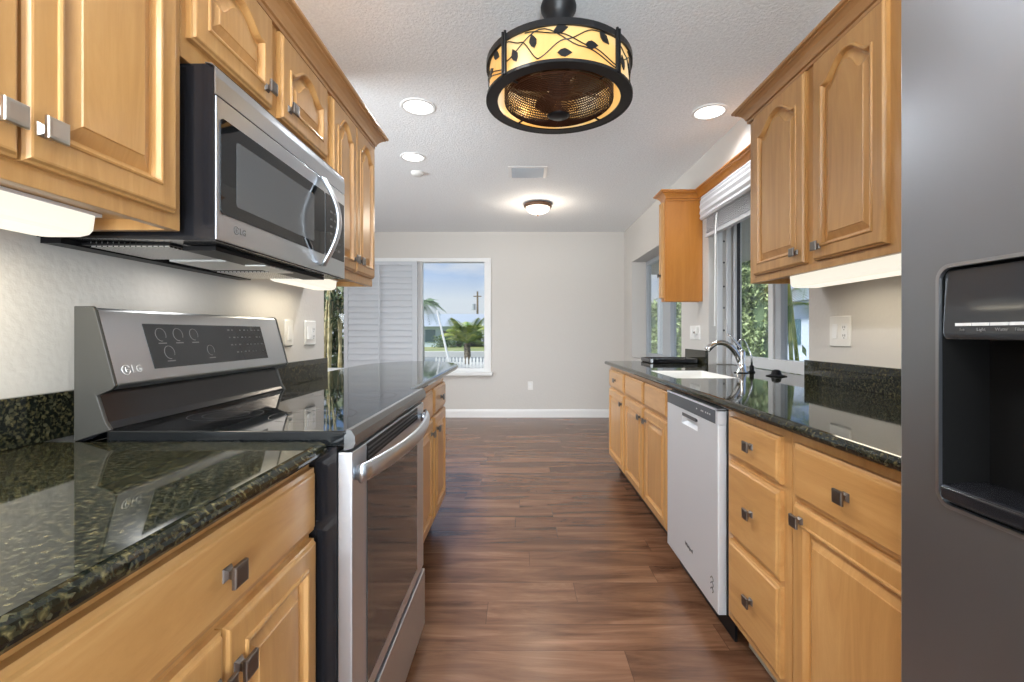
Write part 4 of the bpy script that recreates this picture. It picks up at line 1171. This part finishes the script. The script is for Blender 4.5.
ns = thing('neighbor_house', 'low pale blue house with a white hipped roof across the canal', 'house', (-6, 52, GR))
bx('wall', (-17, -7.2, 50, 60, GR, 1.85), 'far_wall', ns)
bx('garage', (-7.2, 4, 53, 60, GR, 2.1), 'far_dark', ns)
b = BM(); loops(b, [[(-18, 49, 1.75), (6, 49, 2.0), (6, 62, 2.0), (-18, 62, 1.75)], [(-12, 55, 3.4), (0, 55, 3.4), (0, 56, 3.4), (-12, 56, 3.4)]])
link_mesh('roof', b, 'far_roof', ns)
bx('window', (-10.2, -9.1, 49.95, 50.0, 0.15, 1.5), 'far_glass', ns)
bx('door', (-8.3, -7.6, 49.95, 50.0, GR, 1.4), 'far_dark', ns)
def leaf_cloud(b, n, fn, size):
    for _ in range(n):
        c = Vector(fn()); a = Vector((random.gauss(0, 1), random.gauss(0, 1), random.gauss(0, 1))).normalized()
        d = a.cross(Vector((random.gauss(0, 1), random.gauss(0, 1), random.gauss(0, 1)))).normalized(); s = size * random.uniform(0.6, 1.3)
        b.faces.new([b.verts.new(q) for q in (c - a * s, c - d * s * 0.4, c + a * s, c + d * s * 0.4)])
t = thing('round_shrub', 'dark clipped shrub against the blue neighbour house', 'shrub', (-8.0, 48.5, GR), 'shrubs by the neighbour house')
b = BM(); leaf_cloud(b, 700, lambda: (-7.6 + random.gauss(0, 0.8), 48.5 + random.gauss(0, 0.4), GR + 0.5 + random.uniform(-0.5, 0.7)), 0.16)
link_mesh('foliage', b, 'far_palm_leaf', t, recalc=False)
pole = thing('utility_pole', 'wooden utility pole with transformer rising behind the white roof', 'pole', (-6.4, 70, GR))
b = BM(); tube(b, [(-6.4, 70, GR), (-6.4, 70, 7.4)], [0.2, 0.13], 8); box(b, -7.0, -5.8, 69.95, 70.05, 6.6, 6.75)
link_mesh('shaft', b, 'dry_trunk', pole)
b = BM(); lathe(b, (-7.0, 69.9), [(0.0001, 4.6), (0.32, 4.6), (0.32, 5.5), (0.0001, 5.6)], 12); link_mesh('transformer', b, 'grey_metal_frame', pole)
b = BM(); tube(b, [(-2.14, 12, 1.74), (-1.83, 12, 0.40), (-1.76, 12, GR)], [0.025, 0.032, 0.035], 8)
tag(link_mesh('white_mast', b, 'fence_white', base=(-1.76, 12, GR)), 'thin leaning white mast beyond the far window', 'mast')
fc = thing('picket_fence', 'low white picket fence below the young palm outside far window', 'fence', (-1, 11.5, GR))
for k_ in range(26):
    x = -2.1 + k_ * 0.085
    b = BM(); prism_y(b, [(x, GR), (x + 0.05, GR), (x + 0.05, 0.50), (x + 0.025, 0.56), (x, 0.50)], 11.5, 11.53); link_mesh('picket', b, 'fence_white', fc)
b = BM(); box(b, -2.15, 0.15, 11.53, 11.57, 0.30, 0.37); box(b, -2.15, 0.15, 11.53, 11.57, -0.1, -0.03); link_mesh('rail', b, 'fence_white', fc)

def frond(b, base, dirv, length, droop, lw, nleaf=16, rad=0.012):
    base = Vector(base); d = Vector(dirv).normalized(); pts = []
    for i in range(nleaf + 1):
        q = i / nleaf; pts.append(base + d * length * q + Vector((0, 0, -droop * q * q)))
    tube(b, pts, [rad * (1 - 0.8 * i / nleaf) for i in range(nleaf + 1)], 4)
    for i in range(2, nleaf + 1):
        tg = (pts[i] - pts[i - 1]).normalized(); sd = tg.cross(Vector((0, 0, 1)))
        if sd.length < 1e-3: sd = Vector((1, 0, 0))
        sd.normalize()
        l_ = lw * math.sin(PI * min(1, 0.15 + 0.8 * i / nleaf)) + 0.02
        for s in (-1, 1):
            tip = pts[i] + sd * s * l_ + tg * l_ * 0.7 + Vector((0, 0, -l_ * 0.35))
            w_ = length / nleaf * 0.30
            b.faces.new([b.verts.new(q_) for q_ in (pts[i] - tg * w_, pts[i] + tg * w_, tip)])
def palm(name, label, base, crown_z, nf, length, lw, lm, trunk_r, group=None, up=0.7, droop=0.5):
    t = thing(name, label, 'palm tree', base, group)
    b = BM(); z0 = base[2]
    tube(b, [(base[0], base[1], z0), (base[0] + 0.02, base[1], (z0 + crown_z) / 2), (base[0], base[1], crown_z)], [trunk_r * 1.2, trunk_r, trunk_r * 0.9], 10)
    link_mesh('trunk', b, 'dry_trunk', t, smooth=True)
    for k_ in range(nf):
        a = 2 * PI * k_ / nf + random.uniform(-0.2, 0.2); el = up * random.uniform(0.2, 1.6)
        b = BM(); frond(b, (base[0], base[1], crown_z), (math.cos(a), math.sin(a), el), length * random.uniform(0.8, 1.1), droop * length * random.uniform(0.5, 1.1), lw, rad=0.02)
        link_mesh('frond', b, lm, t, recalc=False)
    return t
palm('palm_tree', 'young yellow-green palm with short trunk just outside far window', (-1.48, 13.0, GR), 0.86, 30, 1.10, 0.36, 'palm_leaf', 0.10, up=1.9, droop=0.5)
palm('palm_tree', 'taller drooping palm seen at left edge of the clear window pane', (-4.25, 20, GR), 2.35, 22, 1.25, 0.42, 'far_palm_leaf', 0.12, droop=0.9)

# cane clump seen past the left wall
cl = thing('cane_clump', 'clump of upright yellow cane stalks outside left end of far window', 'plant', (-3.6, 8.9, GR))
for k_ in range(22):
    x = -4.35 + k_ * 0.072 + random.uniform(-0.03, 0.03); y = 8.9 + random.uniform(-0.4, 0.4)
    lean = random.uniform(-0.08, 0.30)
    b = BM(); tube(b, bez((x, y, GR), (x + lean * 0.3, y, 0.8), (x + lean, y, 1.6), (x + lean * 1.9, y, 2.7), 8), [0.034, 0.032, 0.030, 0.028, 0.025, 0.021, 0.017, 0.013, 0.009], 6)
    link_mesh('stalk', b, 'cane_stalk', cl, smooth=True)
b = BM()
leaf_cloud(b, 1500, lambda: (random.uniform(-4.9, -2.3), 9.0 + random.uniform(-0.5, 0.9), 1.32 + abs(random.gauss(0, 0.6))), 0.13)
leaf_cloud(b, 1300, lambda: (random.uniform(-5.2, -2.5), 10.2 + random.uniform(-0.2, 0.5), random.uniform(-0.3, 2.0)), 0.16)
link_mesh('foliage', b, 'cane_leaf', cl, recalc=False)

# hedges and posts outside the right windows
def hedge(label, x0, x1, y0, y1, z1, n, size=0.075):
    t = thing('hedge', label, 'hedge', ((x0 + x1) / 2, (y0 + y1) / 2, GR), 'hedges outside the right wall')
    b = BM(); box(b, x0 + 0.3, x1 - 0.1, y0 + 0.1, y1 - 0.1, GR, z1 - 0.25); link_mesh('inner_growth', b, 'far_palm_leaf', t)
    b = BM()
    def fn():
        q = random.random()
        z = GR + (z1 - GR) * random.random() ** 0.9
        bulge = 0.12 * math.sin(z * 5 + random.random()) + 0.1 * math.sin(q * 25)
        return (x0 + 0.15 + abs(random.gauss(0, 0.14)) + bulge, y0 + (y1 - y0) * q, z) if random.random() < 0.85 else (random.uniform(x0, x1), y0 + (y1 - y0) * q, z1 + random.gauss(0, 0.08))
    leaf_cloud(b, n, fn, size)
    link_mesh('foliage', b, 'hedge_leaf', t, recalc=False)
hedge('dense green hedge outside the sink window', 3.55, 4.30, 7.25, 10.4, 2.5, 20000, 0.048)
hedge('green hedge outside the dining window beyond the narrow cabinet', 3.9, 5.2, 12.2, 20.0, 2.0, 11000, 0.075)
sp_ = thing('slender_palm', 'slender multi-stem palm in the light gap right of hedge', 'palm tree', (3.3, 5.3, GR))
for k_, (dx, dy, ln) in enumerate(((0, 0, 0.4), (0.12, 0.1, -0.35), (-0.1, 0.05, 0.15), (0.2, -0.1, -0.15))):
    b = BM(); tube(b, bez((3.2 + dx, 5.2 + dy, GR), (3.2 + dx, 5.2 + dy + ln * .2, 0.5), (3.2 + dx, 5.2 + dy + ln * .6, 1.2), (3.2 + dx, 5.2 + dy + ln, 2.0), 8), 0.022, 6)
    link_mesh('stem', b, 'palm_leaf', sp_, smooth=True)
for k_ in range(14):
    a = 2 * PI * k_ / 14; b = BM()
    frond(b, (3.25, 5.2 + random.uniform(-.2, .2), 1.7 + random.uniform(-.3, .3)), (math.cos(a), math.sin(a), 0.5), 0.6, 0.4, 0.18, rad=0.008); link_mesh('frond', b, 'palm_leaf', sp_, recalc=False)
b = BM(); leaf_cloud(b, 120, lambda: (3.5 + random.uniform(-.2, .2), 5.3 + random.uniform(-.5, .5), GR + abs(random.gauss(0, 0.7))), 0.08); link_mesh('foliage', b, 'hedge_leaf', sp_, recalc=False)
sh2 = thing('side_house', 'pale house glimpsed through the right pane of the sink window', 'house', (16, 24, GR))
bx('wall', (13, 19, 20, 32, GR, 2.6), 'side_house_wall', sh2)
b = BM(); loops(b, [[(12.4, 19.4, 2.6), (19.6, 19.4, 2.6), (19.6, 32.6, 2.6), (12.4, 32.6, 2.6)], [(15.8, 23, 4.2), (16.2, 23, 4.2), (16.2, 29, 4.2), (15.8, 29, 4.2)]]); link_mesh('roof', b, 'far_roof', sh2)
for ya in (21.5, 25.5): bx('window', (12.96, 13.0, ya, ya + 1.4, 0.6, 1.8), 'far_glass', sh2)
eave = struct('exterior_eave', box(BM(), X1, 2.75, -3, FW + 0.6, 2.02, 2.14), 'stucco')
pst = thing('porch_post', 'grey porch post outside the dining window', 'post', (2.6, 8.6, GR))
bx('shaft', (2.55, 2.68, 8.5, 8.63, GR + 0.1, 2.6), 'grey_metal_frame', pst, bevel=0.004)
bx('post_foot', (2.51, 2.72, 8.46, 8.67, GR, GR + 0.1), 'grey_metal_frame', pst, bevel=0.004)

for o in bpy.data.objects:
    if '_org' in o: del o['_org']
